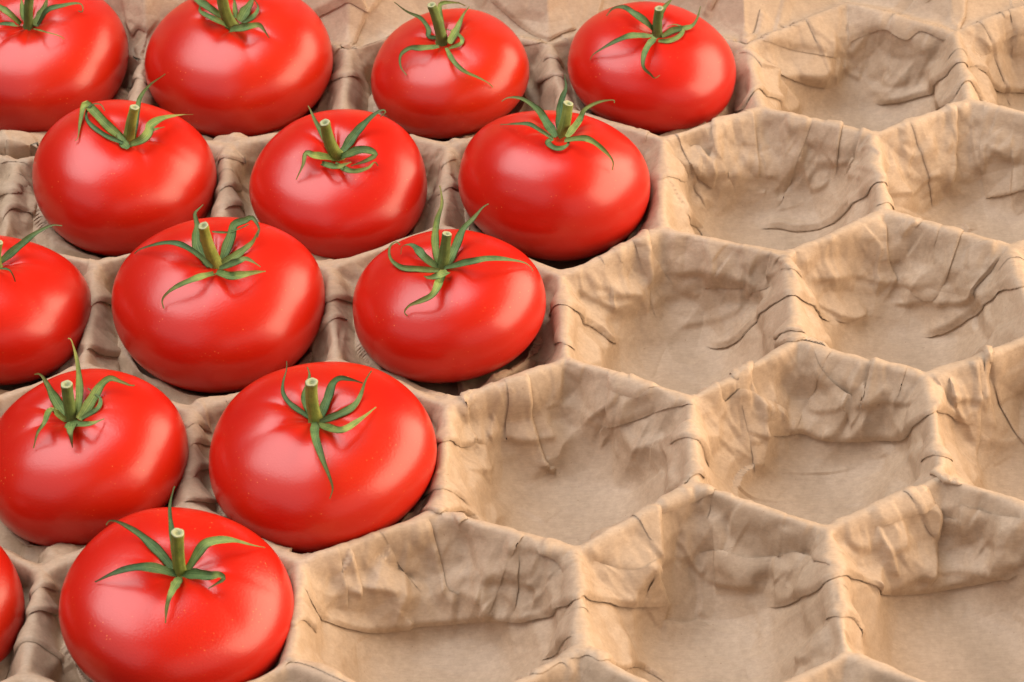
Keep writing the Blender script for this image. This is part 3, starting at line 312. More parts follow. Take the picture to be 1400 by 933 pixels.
    ('c',0.0143,0.015,[(-0.338,0.245),(-0.119,0.302)]),
    ('c',0.0143,0.02,[(0.009,0.351),(0.154,0.326),(0.353,0.268),(0.393,0.307)]),
    ('c',-0.0143,0.02,[(0.202,0.3),(0.221,0.243),(0.278,0.222)]),
    ('f',0.03,0.1,[(-0.567,0.179),(-0.523,0.139),(-0.479,0.114),(-0.419,0.109),(-0.332,0.144),(-0.223,0.178),(-0.055,0.233),(0.103,0.234),(0.276,0.189),(0.419,0.11),(0.516,0.007),(0.564,0.052),(0.609,0.108),(0.702,0.199),(0.818,0.255),(0.898,0.288),(0.936,0.305)]),
    ('s',0.022,0.07200000000000001,[(-0.126,0.195),(-0.119,0.239)]),
    ('s',0.022,0.07200000000000001,[(0.457,1.085),(0.461,1.108)]),
    ('c',0.0143,0.02,[(0.177,0.251),(0.19,0.214)]),
    ('c',0.0143,0.015,[(0.153,0.316),(0.366,0.236),(0.376,0.159)]),
    ('c',0.0143,0.015,[(-0.167,0.375),(-0.285,0.246)]),
    ('c',0.0143,0.015,[(0.258,0.346),(0.454,0.277)]),
    ('s',0.022,0.09000000000000001,[(0.384,0.297),(0.467,0.246),(0.485,0.183)]),
    ('s',0.022,0.07200000000000001,[(0.074,0.438),(0.118,0.459)]),
    ('s',0.022,0.09000000000000001,[(0.865,0.472),(0.931,0.511),(0.993,0.547),(1.039,0.555),(1.084,0.549)]),
    ('s',0.03,0.09000000000000001,[(0.846,0.36),(0.857,0.414),(0.867,0.502)]),
    ('s',0.022,0.09000000000000001,[(0.898,0.288),(0.864,0.308),(0.843,0.358)]),
    ('s',0.009,0.09000000000000001,[(1.454,0.267),(1.385,0.318),(1.29,0.341),(1.195,0.378),(1.099,0.427),(1.02,0.436),(1.0,0.426)]),
    ('c',0.0143,0.02,[(1.293,0.341),(1.302,0.282)]),
    ('s',0.01,0.09000000000000001,[(0.844,0.376),(0.794,0.345),(0.726,0.294),(0.655,0.269),(0.587,0.254)]),
    ('f',0.03,0.1,[(1.218,0.256),(1.286,0.233),(1.35,0.193),(1.441,0.084),(1.5,0.076),(1.548,0.145),(1.594,0.2),(1.652,0.243),(1.746,0.279),(1.869,0.316),(2.002,0.345),(2.137,0.319),(2.291,0.27)]),
    ('c',0.0143,0.02,[(1.014,0.417),(1.024,0.33),(1.006,0.27)]),
    ('s',0.013,0.09000000000000001,[(1.006,0.274),(0.976,0.251),(0.846,0.232)]),
    ('c',0.0143,0.015,[(1.027,0.384),(1.248,0.304)]),
    ('s',0.013,0.09000000000000001,[(0.793,0.334),(0.786,0.291),(0.76,0.236)]),
    ('c',-0.0143,0.02,[(1.033,0.541),(1.142,0.459)]),
    ('c',0.0143,0.015,[(1.143,0.505),(1.18,0.852)]),
    ('c',0.0143,0.015,[(0.943,0.456),(0.999,0.41),(1.041,0.383)]),
    ('s',0.022,0.054,[(1.444,0.287),(1.455,0.217),(1.492,0.121)]),
    ('s',0.022,0.09000000000000001,[(2.29,0.383),(2.187,0.434),(2.071,0.495),(2.019,0.525)]),
    ('s',0.03,0.09000000000000001,[(1.878,0.319),(1.917,0.377),(1.954,0.446),(1.97,0.536)]),
    ('s',0.022,0.09000000000000001,[(1.672,0.392),(1.779,0.444),(1.887,0.499),(1.943,0.537),(1.934,0.555)]),
    ('c',0.0143,0.02,[(1.757,0.322),(1.742,0.359),(1.688,0.394)]),
    ('c',0.0143,0.02,[(1.702,0.36),(1.825,0.412)]),
    ('c',0.0143,0.015,[(1.716,0.272),(1.794,0.326),(2.004,0.392),(2.265,0.279)]),
    ('s',0.022,0.09000000000000001,[(2.137,0.327),(2.188,0.318),(2.291,0.301)]),
    ('c',0.0143,0.02,[(1.974,0.585),(2.008,0.592)]),
    ('s',0.03,0.054,[(1.938,0.677),(1.966,0.597),(2.006,0.573),(2.054,0.556)]),
    ('c',0.0143,0.02,[(1.566,0.337),(1.612,0.338),(1.672,0.355)]),
    ('s',0.022,0.108,[(1.438,-0.075),(1.497,-0.12),(1.547,-0.074),(1.599,-0.106)]),
    ('s',0.022,0.108,[(1.458,-0.114),(1.398,-0.108),(1.346,-0.127)]),
    ('s',0.022,0.09000000000000001,[(0.372,-0.046),(0.456,-0.105),(0.524,-0.189)]),
    ('s',0.022,0.09000000000000001,[(0.242,-0.036),(0.347,-0.339),(0.454,-0.303),(0.48,-0.313),(0.505,-0.333)]),
    ('s',0.022,0.09000000000000001,[(0.454,-0.299),(0.548,-0.272),(0.627,-0.29),(0.747,-0.021),(0.885,-0.067)]),
    ('s',0.022,0.09000000000000001,[(-0.559,-0.301),(-0.521,-0.258),(-0.384,-0.331),(-0.248,-0.405)]),
    ('s',0.022,0.09000000000000001,[(0.944,0.939),(1.005,0.866),(1.057,0.872),(1.137,0.913)]),
    ('s',0.022,0.09000000000000001,[(0.965,0.602),(1.002,0.651),(1.058,0.688)]),
    ('s',0.022,0.09000000000000001,[(1.915,0.791),(1.985,0.721),(2.043,0.767)]),
    ('s',0.03,0.07200000000000001,[(1.427,1.582),(1.486,1.504),(1.534,1.509)]),
    ('s',0.013,0.09000000000000001,[(0.453,1.598),(0.52,1.479),(0.576,1.512)]),
    ('s',0.022,0.09000000000000001,[(-0.079,0.7),(0.002,0.629),(0.069,0.665),(0.11,0.662)]),
    ('s',0.013,0.09000000000000001,[(1.937,2.37),(1.984,2.378),(2.053,2.471)]),
    ('s',0.022,0.09000000000000001,[(1.469,1.954),(1.511,1.912),(1.565,1.94)]),
    ('s',0.022,0.07200000000000001,[(1.019,0.978),(0.974,0.962),(0.906,1.045)]),
    ('s',0.03,0.09000000000000001,[(-0.566,1.851),(-0.495,1.8),(-0.433,1.867),(-0.408,1.915)]),
    ('s',0.022,0.09000000000000001,[(-0.558,1.694),(-0.483,1.672),(-0.414,1.75)]),
    ('s',0.03,0.09000000000000001,[(-1.534,1.798),(-1.485,1.906),(-1.448,1.987)]),
    ('s',0.03,0.09000000000000001,[(-1.515,1.529),(-1.466,1.579),(-1.424,1.639),(-1.404,1.68)]),
    ('s',0.022,0.07200000000000001,[(-1.95,2.829),(-1.991,2.718),(-2.1,2.846)]),
    ('s',0.03,0.09000000000000001,[(-2.12,2.797),(-1.997,2.645),(-1.952,2.798),(-1.93,2.834)]),
    ('s',0.022,0.09000000000000001,[(-2.092,2.913),(-2.002,2.906),(-1.936,2.89)]),
    ('s',0.03,0.09000000000000001,[(-2.022,2.463),(-1.983,2.554),(-1.949,2.597),(-1.911,2.597)]),
    ('s',0.022,0.09000000000000001,[(-1.031,1.01),(-0.981,1.075),(-0.943,1.091)]),
    ('s',0.022,0.09000000000000001,[(-1.018,0.877),(-0.979,0.97),(-0.941,1.03)]),
    ('s',0.03,0.09000000000000001,[(-0.989,0.726),(-0.961,0.836),(-0.921,0.932)]),
    ('s',0.03,0.07200000000000001,[(-1.011,0.585),(-0.954,0.622),(-0.894,0.751)]),
    ('s',0.022,0.09000000000000001,[(-1.07,2.893),(-1.004,2.881),(-0.948,2.938)]),
    ('s',0.03,0.09000000000000001,[(-1.042,2.612),(-0.981,2.69),(-0.934,2.817)]),
    ('s',0.022,0.09000000000000001,[(-1.004,2.469),(-0.967,2.569),(-0.919,2.675)]),
    ('s',0.022,0.09000000000000001,[(-0.029,2.77),(0.013,2.797),(0.054,2.871)]),
    ('s',0.022,0.09000000000000001,[(-0.025,2.549),(0.025,2.607),(0.07,2.691)]),
    ('s',0.022,0.09000000000000001,[(-1.58,3.882),(-1.532,3.781),(-1.499,3.812)]),
    ('s',0.022,0.09000000000000001,[(-1.593,3.682),(-1.49,3.558),(-1.463,3.597)]),
    ('s',0.03,0.09000000000000001,[(-0.569,3.608),(-0.495,3.517),(-0.439,3.597)]),
    ('s',0.022,0.09000000000000001,[(-0.571,3.759),(-0.513,3.78),(-0.434,3.769)]),
    ('s',0.022,0.09000000000000001,[(-1.545,0.116),(-1.493,0.157),(-1.453,0.199)]),
    ('s',0.03,0.09000000000000001,[(-1.543,0.007),(-1.48,0.046),(-1.436,0.124)]),
    ('s',0.022,0.09000000000000001,[(-1.579,-0.122),(-1.46,-0.128),(-1.396,-0.139)]),
    ('s',0.022,0.07200000000000001,[(-0.531,-0.097),(-0.485,-0.019),(-0.438,-0.009)]),
    ('s',0.022,0.09000000000000001,[(0.463,3.666),(0.535,3.635),(0.59,3.715)]),
    ('s',0.022,0.07200000000000001,[(0.441,3.575),(0.514,3.488),(0.584,3.475)]),
    ('s',0.022,0.07200000000000001,[(1.436,3.662),(1.516,3.558),(1.534,3.544)]),
    ('s',0.03,0.156,[(-0.874,4.006),(-0.633,3.991),(-0.412,3.978),(-0.395,4.011)]),
    ('s',0.022,0.108,[(-0.493,3.72),(-0.445,3.881),(-0.376,3.996),(-0.196,4.206),(-0.142,4.306)]),
    ('s',0.022,0.108,[(0.195,4.1),(0.323,3.967),(0.45,3.841),(0.492,3.792)]),
    ('s',0.022,0.09000000000000001,[(0.492,3.792),(0.559,3.847),(0.651,3.895)]),
    ('c',0.0143,0.02,[(0.214,4.078),(0.139,4.185)]),
    ('s',0.022,0.09000000000000001,[(0.32,3.811),(0.448,3.766),(0.503,3.792)]),
    ('s',0.022,0.09000000000000001,[(-0.316,3.847),(-0.227,3.934),(-0.119,4.065)]),
    ('c',0.0143,0.02,[(1.374,4.038),(1.275,3.944)]),
    ('c',0.0143,0.02,[(-1.577,4.187),(-1.622,4.088),(-1.58,3.882)]),
    ('s',0.013,0.09000000000000001,[(1.312,3.941),(1.39,4.004),(1.468,4.067)]),
    ('c',0.0143,0.02,[(0.686,3.837),(0.808,4.144)]),
    ('s',0.022,0.09000000000000001,[(1.404,3.723),(1.441,3.736),(1.492,3.704)]),
    ('s',0.022,0.09000000000000001,[(-1.591,3.916),(-1.549,3.933),(-1.489,3.89)]),
    ('c',0.0143,0.02,[(-0.713,4.101),(-0.606,4.176),(-0.495,4.21)]),
    ('c',0.011,0.028,[(-0.294,0.303),(-0.202,0.286),(-0.166,0.23)]),
    ('c',0.011,0.028,[(0.117,0.42),(0.155,0.343),(0.137,0.306)]),
    ('c',0.011,0.028,[(0.287,0.353),(0.254,0.297)]),
    ('c',0.011,0.028,[(-0.111,0.406),(-0.002,0.396),(0.051,0.329)]),
    ('c',0.011,0.028,[(0.63,1.285),(0.596,1.223),(0.639,1.159)]),
    ('c',0.011,0.028,[(0.777,1.189),(0.744,1.134),(0.831,1.05)]),
    ('c',0.011,0.028,[(0.266,1.257),(0.232,1.171),(0.257,1.103)]),
    ('c',0.011,0.028,[(1.201,1.219),(1.23,1.165),(1.196,1.099)]),
    ('c',0.011,0.028,[(1.753,1.297),(1.695,1.257)]),
    ('c',0.011,0.028,[(1.924,1.21),(1.867,1.166),(1.887,1.079)]),
    ('c',0.011,0.028,[(1.147,2.155),(1.193,2.092),(1.16,2.047)]),
    ('c',0.011,0.028,[(0.825,2.537),(0.786,2.052),(0.85,2.031)]),
    ('c',0.011,0.028,[(1.305,2.111),(1.365,2.026)]),
    ('c',0.011,0.028,[(1.731,2.168),(1.693,2.073),(1.761,2.034)]),
    ('c',0.011,0.028,[(1.885,2.234),(1.867,2.17)]),
    ('c',0.011,0.028,[(2.219,2.195),(2.245,2.1),(2.216,2.046)]),
    ('c',0.011,0.028,[(2.334,2.097),(2.304,2.049)]),
    ('c',0.011,0.028,[(1.209,3.01),(1.259,2.961),(1.222,2.899)]),
    ('c',0.011,0.028,[(1.387,3.089),(1.402,3.021)]),
    ('c',0.011,0.028,[(1.593,3.071),(1.625,2.984)]),
    ('c',0.011,0.028,[(1.864,3.611),(1.724,2.964)]),
    ('c',0.011,0.028,[(2.27,3.534),(2.145,2.903),(2.2,2.873)]),
    ('c',0.011,0.028,[(2.545,3.097),(2.53,3.035),(2.594,2.96)]),
    ('c',0.011,0.028,[(0.93,0.505),(0.972,0.46),(0.939,0.368)]),
    ('c',0.011,0.028,[(1.143,0.487),(1.169,0.421)]),
    ('c',0.011,0.028,[(1.332,0.391),(1.304,0.33)]),
    ('c',0.011,0.028,[(1.81,0.442),(1.779,0.359)]),
    ('c',0.011,0.028,[(2.084,0.471),(2.11,0.384)]),
    ('c',0.011,0.028,[(2.188,0.415),(2.163,0.336)]),
    ('c',0.011,0.028,[(2.139,1.227),(2.172,1.159)]),
    ('c',0.007,0.022,[(0.604,1.909),(0.815,1.982),(0.965,2.046)]),
    ('c',0.007,0.022,[(1.606,2.011),(1.796,2.063),(1.986,2.133)]),
    ('c',0.007,0.022,[(2.064,2.088),(2.275,2.012)]),
    ('c',0.007,0.022,[(0.14,1.093),(0.288,1.128),(0.502,1.206)]),
    ('c',0.007,0.022,[(-0.363,0.267),(-0.199,0.324),(-0.033,0.354)]),
    ('c',0.007,0.022,[(1.138,0.341),(1.302,0.266),(1.423,0.146)]),
    ('c',0.007,0.022,[(1.702,0.317),(1.946,0.381),(2.163,0.344)]),
    ('c',0.007,0.022,[(1.204,2.902),(1.382,2.949),(1.591,2.962)]),
    ('c',0.007,0.022,[(2.123,2.822),(2.35,2.927),(2.529,2.944)]),
    ('c',0.007,0.022,[(1.39,1.21),(1.578,1.233),(1.753,1.185)]),
    ('c',0.007,0.022,[(0.657,1.214),(0.806,1.15)]),
    ('c',0.007,0.022,[(0.704,0.256),(0.85,0.311)]),
]

def cells_and_vertices(VOBS):
    """hexagonal moulded tray; row r, half-column u.  wall (r,u) runs from its far end 't' to its near end 'b'"""
    R3 = 0.8660254; V = 0.28867513
    def vert(r, u, w):
        k = (r, u, w)
        if k in VOBS: return VOBS[k]
        rs = rnd(r*71+u*13+(5 if w == 't' else 0))
        return (u*0.5+0.02*(rs[0]-.5), r*R3+(V if w == 't' else -V)+0.02*(rs[1]-.5))
    cells = {}
    for r in range(-2, 5):
        for u in range(-8, 10):
            if (u+r) % 2: continue
            cells[(r, u)] = [vert(r+1, u, 'b'), vert(r, u-1, 't'), vert(r, u-1, 'b'), vert(r-1, u, 't'), vert(r, u+1, 'b'), vert(r, u+1, 't')]  # ccw
    return cells
def rnd(seed):
    return np.random.RandomState(int(seed) % 2147483647).rand(8)
PD = np.array([0, .011, .021, .031, .043, .073, .12, .16, .20, .235, .27, .31, .36, .42, .6])
PH = -1.02*np.array([0, .0015, .007, .019, .040, .100, .184, .264, .335, .378, .402, .415, .422, .426, .428])
_xs = np.linspace(0, .6, 1201); _hs = np.interp(_xs, PD, PH)
for _ in range(3):
    _w = np.clip((_xs-.02)/.10, 0, 1); _k = np.ones(81)/81
    _hs = _hs*(1-_w)+np.convolve(np.pad(_hs, 40, mode='edge'), _k, 'valid')*_w
PD, PH = _xs, _hs
def cell_field(cells, X, Y):
    """base height, id of the cell under each point, distance to the nearest wall crest"""
    H = np.zeros_like(X); ID = -np.ones(X.shape, int); D = np.zeros_like(X)
    keys = list(cells)
    for n, k in enumerate(keys):
        P = cells[k]
        xs = [q[0] for q in P]; ys = [q[1] for q in P]
        m = (X > min(xs)) & (X < max(xs)) & (Y > min(ys)) & (Y < max(ys))
        if not m.any(): continue
        x = X[m]; y = Y[m]; ds = []
        for i in range(6):
            (ax, ay), (bx, by) = P[i], P[(i+1) % 6]
            ex, ey = bx-ax, by-ay; L = math.hypot(ex, ey)
            ds.append((ex*(y-ay)-ey*(x-ax))/L)
        ds = np.array(ds); ins = (ds >= 0).all(0)
        dd = np.maximum(ds, 1e-4)
        sm = (dd**-5.0).sum(0)**(-1/5.0)
        h = np.interp(sm*1.06, PD, PH)
        idx = np.where(m); ix = tuple(a[ins] for a in idx)
        H[ix] = h[ins]; ID[ix] = n; D[ix] = sm[ins]
    return H, ID, D, keys
def crumple(P, sc, seed, slope=.5):
    """faceted creases in space: lower envelope of tilted planes on jittered seeds minus an upper one"""
    out = 0
    for sgn in (1, -1):
        rs = np.random.RandomState(seed+(7 if sgn > 0 else 0)); N = 32
        T = rs.rand(N*N*N, 7).astype(np.float32)
        g = (P/sc+37.3*sgn).astype(np.float32); i3 = np.floor(g).astype(np.int32); fr = g-i3
        best = np.full(len(P), 1e9, np.float32)
        for dx in (-1, 0, 1):
            for dy in (-1, 0, 1):
                for dz in (-1, 0, 1):
                    t = T[((i3[:, 0]+dx) % N*N+(i3[:, 1]+dy) % N)*N+(i3[:, 2]+dz) % N]
                    q = fr-(np.array([dx, dy, dz], np.float32)+t[:, :3])
                    best = np.minimum(best, (q*q).sum(1)*.5+((t[:, 3:6]-.5)*q).sum(1)*(2*slope)+t[:, 6]*.10)
        out = out+sgn*best
    return out*sc
def vnoise(X, Y, sc, seed):
    rs = np.random.RandomState(seed); N = 128; T = rs.rand(N, N)
    gx = X/sc+50; gy = Y/sc+50; ix = np.floor(gx).astype(int); iy = np.floor(gy).astype(int)
    fx = gx-ix; fy = gy-iy; fx = fx*fx*(3-2*fx); fy = fy*fy*(3-2*fy)
    g = lambda a, b: T[(ix+a) % N, (iy+b) % N]
    return (g(0, 0)*(1-fx)+g(1, 0)*fx)*(1-fy)+(g(0, 1)*(1-fx)+g(1, 1)*fx)*fy
def catmull(P, n=6):
    P = np.asarray(P, float)
    if len(P) < 3: 
        t = np.linspace(0, 1, n+1)[:, None]; return P[0]*(1-t)+P[-1]*t
    Q = np.vstack([2*P[0]-P[1], P, 2*P[-1]-P[-2]]); out = []
    for i in range(1, len(Q)-2):
        for t in np.arange(n)/n:
            a, b, c, d = Q[i-1:i+3]
            out.append(.5*(2*b+(c-a)*t+(2*a-5*b+4*c-d)*t*t+(3*b-a-3*c+d)*t**3))
    out.append(Q[-2]); return np.array(out)
CRW = None
def apply_fold(Z, ZS, DX, DY, xs, ys, kind, A, W, P):
    """'s' = edge of an overlapping layer (left of the direction of travel lies on top), 'c' = sharp crease, 'g' = soft valley"""
    Q = catmull(P); seg = np.diff(Q, axis=0); sl = np.maximum(np.hypot(seg[:, 0], seg[:, 1]), 1e-6); cum = np.concatenate([[0], np.cumsum(sl)]); tot = cum[-1]
    mg = W*3.2
    i0, i1 = np.searchsorted(xs, [Q[:, 0].min()-mg, Q[:, 0].max()+mg]); j0, j1 = np.searchsorted(ys, [Q[:, 1].min()-mg, Q[:, 1].max()+mg])
    if i1-i0 < 2 or j1-j0 < 2: return
    X, Y = np.meshgrid(xs[i0:i1], ys[j0:j1])
    bd = np.full(X.shape, 1e9); bs = np.zeros_like(X); bt = np.zeros_like(X); nx = np.zeros_like(X); ny = np.zeros_like(X)
    for k in range(len(seg)):
        ax, ay = Q[k]; ex, ey = seg[k]/sl[k]
        dx = X-ax; dy = Y-ay
        tt = np.clip(dx*ex+dy*ey, 0, sl[k])
        d = np.hypot(dx-tt*ex, dy-tt*ey); side = ex*dy-ey*dx
        m = d < bd-1e-9
        bd = np.where(m, d, bd); bs = np.where(m, side, bs); bt = np.where(m, (cum[k]+tt)/tot, bt); nx = np.where(m, -ey, nx); ny = np.where(m, ex, ny)
    tp = np.clip(np.minimum(bt, 1-bt)/.16, 0, 1); tp = tp*tp*(3-2*tp)
    W_ = W
    fall = np.exp(-(bd/W_)**1.3)*np.clip(1-bd/mg, 0, 1)
    if kind in 'sfp':
        w = bs > 0; J = .0022 if kind == 'p' else (.0056 if A > .022 else .0034)
        tq = bd/(W_*1.15); bulge = (A-J)*.95*np.clip(np.minimum(tq/.16, (1-tq)/.84), 0, 1); up = J*np.exp(-(bd/(W_*.7))**1.5)+bulge
        dn = -J*.8*np.exp(-bd/.016)
        h = np.where(w, up, dn)*np.clip(1.25-bd/mg, 0, 1); hs = np.where(w, bulge+J*np.exp(-((bd+.004)/(W_*.7))**1.5), dn)*np.clip(1.25-bd/mg, 0, 1)*np.where(w, 1, 0)
        # the free edge of the upper layer is drawn to one clean line and reaches over the lower one, leaving a real gap under it
        o = (.0040 if A > .022 else .0021)*np.clip(tp*1.6, 0, 1); cc = .0078; R_ = .034
        sn = -o+(R_+o)*np.clip((bd-cc)/(R_-cc), 0, 1)
        o = np.where(bd < R_, (sn-bd), 0)*np.where(w, 1, -1)*np.clip(tp*2.5, 0, 1)*np.clip(1-np.hypot(DX[j0:j1, i0:i1], DY[j0:j1, i0:i1])/.005, 0, 1)
        DX[j0:j1, i0:i1] += o*nx; DY[j0:j1, i0:i1] += o*ny
    elif kind == 'c': h = A*np.where(bs > 0, np.clip(1-bd/(W_*2.6), 0, 1), np.clip(1-bd/(W_*.8), 0, 1))
    else: h = -A*np.exp(-(bd/W_)**2)
    if CRW is not None: tp = tp*CRW[j0:j1, i0:i1]
    Z[j0:j1, i0:i1] += h*tp
    ZS[j0:j1, i0:i1] += (hs if kind in 'sfp' else h)*tp

def build_tray():
    cells = cells_and_vertices(VOBS)
    xs = np.arange(-3.45, 4.0, 1/165.); ys = np.arange(-1.05, 5.2, 1/200.)
    X, Y = np.meshgrid(xs, ys)
    # a gentle wander so the walls are not ruler straight
    XX = X+  .012*(vnoise(X, Y, .33, 3)-.5)+.006*(vnoise(X, Y, .12, 4)-.5); YY = Y+  .012*(vnoise(X, Y, .33, 5)-.5)+.006*(vnoise(X, Y, .12, 6)-.5)
    H, ID, D, keys = cell_field(cells, XX, YY)
    # behind the last row the paper slopes up, steepened so that it shades darker
    out = ID < 0
    dist_out = np.zeros_like(X)
    top = sorted([p for k, P in cells.items() if k[0] == 4 for p in (P[0], P[1], P[5])])
    ty = np.interp(XX, [p[0] for p in top], [p[1] for p in top])
    back = out & (YY > 3.2)
    s = np.clip((YY-ty)/.3, 0, 1)
    s = np.maximum(YY-ty-.04, 0); H = np.where(back, -.02+1.5*s*s/(s+.14), H)
    Z = H.copy(); DX = np.zeros_like(Z); DY = np.zeros_like(Z)
    near = np.exp(-(D/.16)**2); 
    for (vx, vy) in {p for P in cells.values() for p in P}:
        m = (abs(X-vx) < .35) & (abs(Y-vy) < .35)
        near[m] += .8*np.exp(-((X[m]-vx)**2+(Y[m]-vy)**2)/.11**2)
    near = np.where(back, .45, near)
    wall = (.07+.93*np.exp(-((D-.12)/.085)**2))*(1-.82*np.exp(-(D/.042)**2))
    wall = np.where(back, .22, wall)
    Z += .010*(vnoise(X, Y, .30, 21)-.5)+.004*(vnoise(X, Y, .11, 22)-.5)
    # where a tomato sits the paper is pressed up against its underside
    for tm in TOMS:
        q, A = tm[1], tm[2]; rho = np.hypot(X-q[0], Y-q[1])/A
        own = ID == ID[np.argmin(abs(ys-q[1])), np.argmin(abs(xs-q[0]))]
        frt = np.clip((q[1]-Y)/(np.hypot(X-q[0], Y-q[1])+1e-6), 0, 1)**8
        zh = q[2]-A*tm[3]*(1-np.clip(rho, 0, .94)**2.04)**(1/2.04)-.03+np.maximum(rho-.94, 0)*A*(.62*frt-1.6*(1-frt))
        k = 60.; mx = np.logaddexp(k*Z, k*np.minimum(zh, 0))/k
        Z = np.where(own & (rho < 1.5), np.minimum(mx, np.maximum(Z, -.004)), Z)
    gy, gx = np.gradient(Z, ys, xs); NB = np.stack([-gx, -gy, np.ones_like(Z)], -1); NB /= np.linalg.norm(NB, axis=-1, keepdims=True)
    PB = np.stack([X, Y, Z], -1); q = (ID >= 0) | back; p3 = PB[q]; wl = wall[q]; nr = near[q]
    d = crumple(p3, .25, 11, .55)*.50*(.05+wl)+crumple(p3, .115, 12, .6)*.38*(.02+wl*(.35+.65*nr))+crumple(p3, .05, 15, .6)*.16*(.01+wl*nr)*(.1+1.3*vnoise(X, Y, .2, 31)[q])
    CD = np.zeros_like(Z); CD[q] = d; PB = PB+NB*CD[..., None]
    Z = np.zeros_like(CD); ZS = np.zeros_like(CD)
    global CRW
    CRW = np.where(back, .8, 1-.42*np.exp(-(D/.05)**2))
    for kd, A, W, P in FOLDS: apply_fold(Z, ZS, DX, DY, xs, ys, kd, A, W, P)
    # further small folds: collars over every wall, short pleats down the far walls, random nicks
    rs = np.random.RandomState(5)
    for (r, u), P in cells.items():
        cx = sum(p[0] for p in P)/6; cy = sum(p[1] for p in P)/6
        for i in range(6):
            a = np.array(P[i]); b = np.array(P[(i+1) % 6]); e = b-a; L = np.hypot(*e); e = e/L; n = np.array([-e[1], e[0]])
            for q in range(3):
                t = rs.uniform(.08, .92); w = rs.uniform(.06, .14); p0 = a+e*L*t; sl = rs.uniform(-.7, .7)
                pts = [p0+n*w*.1, p0+n*w*.5+e*sl*w*.5, p0+n*w*1.1+e*sl*w*1.3]
                apply_fold(Z, ZS, DX, DY, xs, ys, 'c', rs.uniform(.002, .006)*rs.choice([-1, 1]), .018, pts)
            if rs.rand() < .25:
                t = rs.uniform(.12, .88); p0 = a+e*L*t; w = rs.uniform(.03, .08)
                pts = [p0-n*w+e*.01, p0+n*.0+e*rs.uniform(-.02, .02), p0+n*w]
                apply_fold(Z, ZS, DX, DY, xs, ys, 'p', rs.uniform(.004, .008), .06, pts if rs.rand() < .5 else pts[::-1])
        for i in (0, 5):                    # pleats down the two far walls
            a = np.array(P[i]); b = np.array(P[(i+1) % 6]); e = b-a; L = np.hypot(*e); e = e/L; n = np.array([-e[1], e[0]])
            for q in range(rs.randint(0, 3)):
                t = rs.uniform(.15, .9); p0 = a+e*L*t; ln = rs.uniform(.13, .27); sl = rs.uniform(-.6, .6)
                pts = [p0-n*.015, p0+n*ln*.5+e*sl*ln*.5, p0+n*ln+e*sl*ln*(1+rs.uniform(-.4, .4))]
                apply_fold(Z, ZS, DX, DY, xs, ys, 'p', rs.uniform(.006, .014), rs.uniform(.05, .12), pts if rs.rand() < .5 else pts[::-1])
        for i in range(6):                  # creases gathered at every corner
            v = np.array(P[i]); c0 = np.array([cx, cy])-v; a0 = math.atan2(c0[1], c0[0])
            for q in range(4):
                an = a0+rs.uniform(-.95, .95); ln = rs.uniform(.10, .24); st = rs.uniform(.01, .05); dd = np.array([math.cos(an), math.sin(an)]); d2 = np.array([-dd[1], dd[0]])*rs.uniform(-.03, .03)
                apply_fold(Z, ZS, DX, DY, xs, ys, 'c', rs.uniform(.003, .008)*rs.choice([-1, 1, 1]), rs.uniform(.016, .034), [v+dd*st, v+dd*(st+ln*.5)+d2, v+dd*(st+ln)])
        for q in range(13):
            an = rs.uniform(0, 2*math.pi); r0 = rs.uniform(.24, .47); ln = rs.uniform(.07, .26); a2 = an+rs.choice([0, math.pi/2])+rs.uniform(-.5, .5)
            p0 = np.array([cx+r0*math.cos(an), cy+r0*math.sin(an)]); p1 = p0+ln*np.array([math.cos(a2), math.sin(a2)])*rs.choice([-1, 1])
            apply_fold(Z, ZS, DX, DY, xs, ys, 'c', rs.uniform(.0018, .0055)*rs.choice([-1, 1]), rs.uniform(.010, .028), [p0, p1])
        for q in range(4):
            an = rs.uniform(0, 2*math.pi); r0 = rs.uniform(.14, .3); ln = rs.uniform(.08, .2); a2 = an+rs.uniform(-1.4, 1.4)
            p0 = np.array([cx+r0*math.cos(an), cy+r0*math.sin(an)]); p1 = p0+ln*np.array([math.cos(a2), math.sin(a2)]); pm = (p0+p1)/2+rs.uniform(-.02, .02, 2)
            apply_fold(Z, ZS, DX, DY, xs, ys, 'c', rs.uniform(.001, .0028)*rs.choice([-1, 1]), .02, [p0, pm, p1])
    # normals of the whole sheet, so that the seams between the parts do not show
    dl = np.hypot(DX, DY); sc_ = np.minimum(1, .0135/np.maximum(dl, 1e-9)); DX *= sc_; DY *= sc_
    for it in range(2):                     # calm the places where crossing folds would turn the sheet inside out
        inv = ((1+np.gradient(DX, xs, axis=1))*(1+np.gradient(DY, ys, axis=0))-np.gradient(DX, ys, axis=0)*np.gradient(DY, xs, axis=1) < -.02).astype(np.float32)
        cnt = sum(np.roll(inv, k, 0) for k in range(-4, 5)); cnt = sum(np.roll(cnt, k, 1) for k in range(-4, 5))
        att = np.clip(1.6-cnt/26., .1, 1); DX *= att; DY *= att
    PX = X+DX; PY = Y+DY
    fx = np.clip((PX-xs[0])*165., 0, len(xs)-1.001); fy = np.clip((PY-ys[0])*200., 0, len(ys)-1.001)
    i0 = fx.astype(int); j0 = fy.astype(int); fx = (fx-i0)[..., None]; fy = (fy-j0)[..., None]
    PF = (PB[j0, i0]*(1-fx)+PB[j0, i0+1]*fx)*(1-fy)+(PB[j0+1, i0]*(1-fx)+PB[j0+1, i0+1]*fx)*fy+NB*Z[..., None]
    # shading normals leave the jump at a free paper edge out, so both layers stay smooth right up to it
    PS = PB+NB*ZS[..., None]; NN = np.cross(np.gradient(PS, axis=1), np.gradient(PS, axis=0)); NN /= np.linalg.norm(NN, axis=-1, keepdims=True)+1e-12
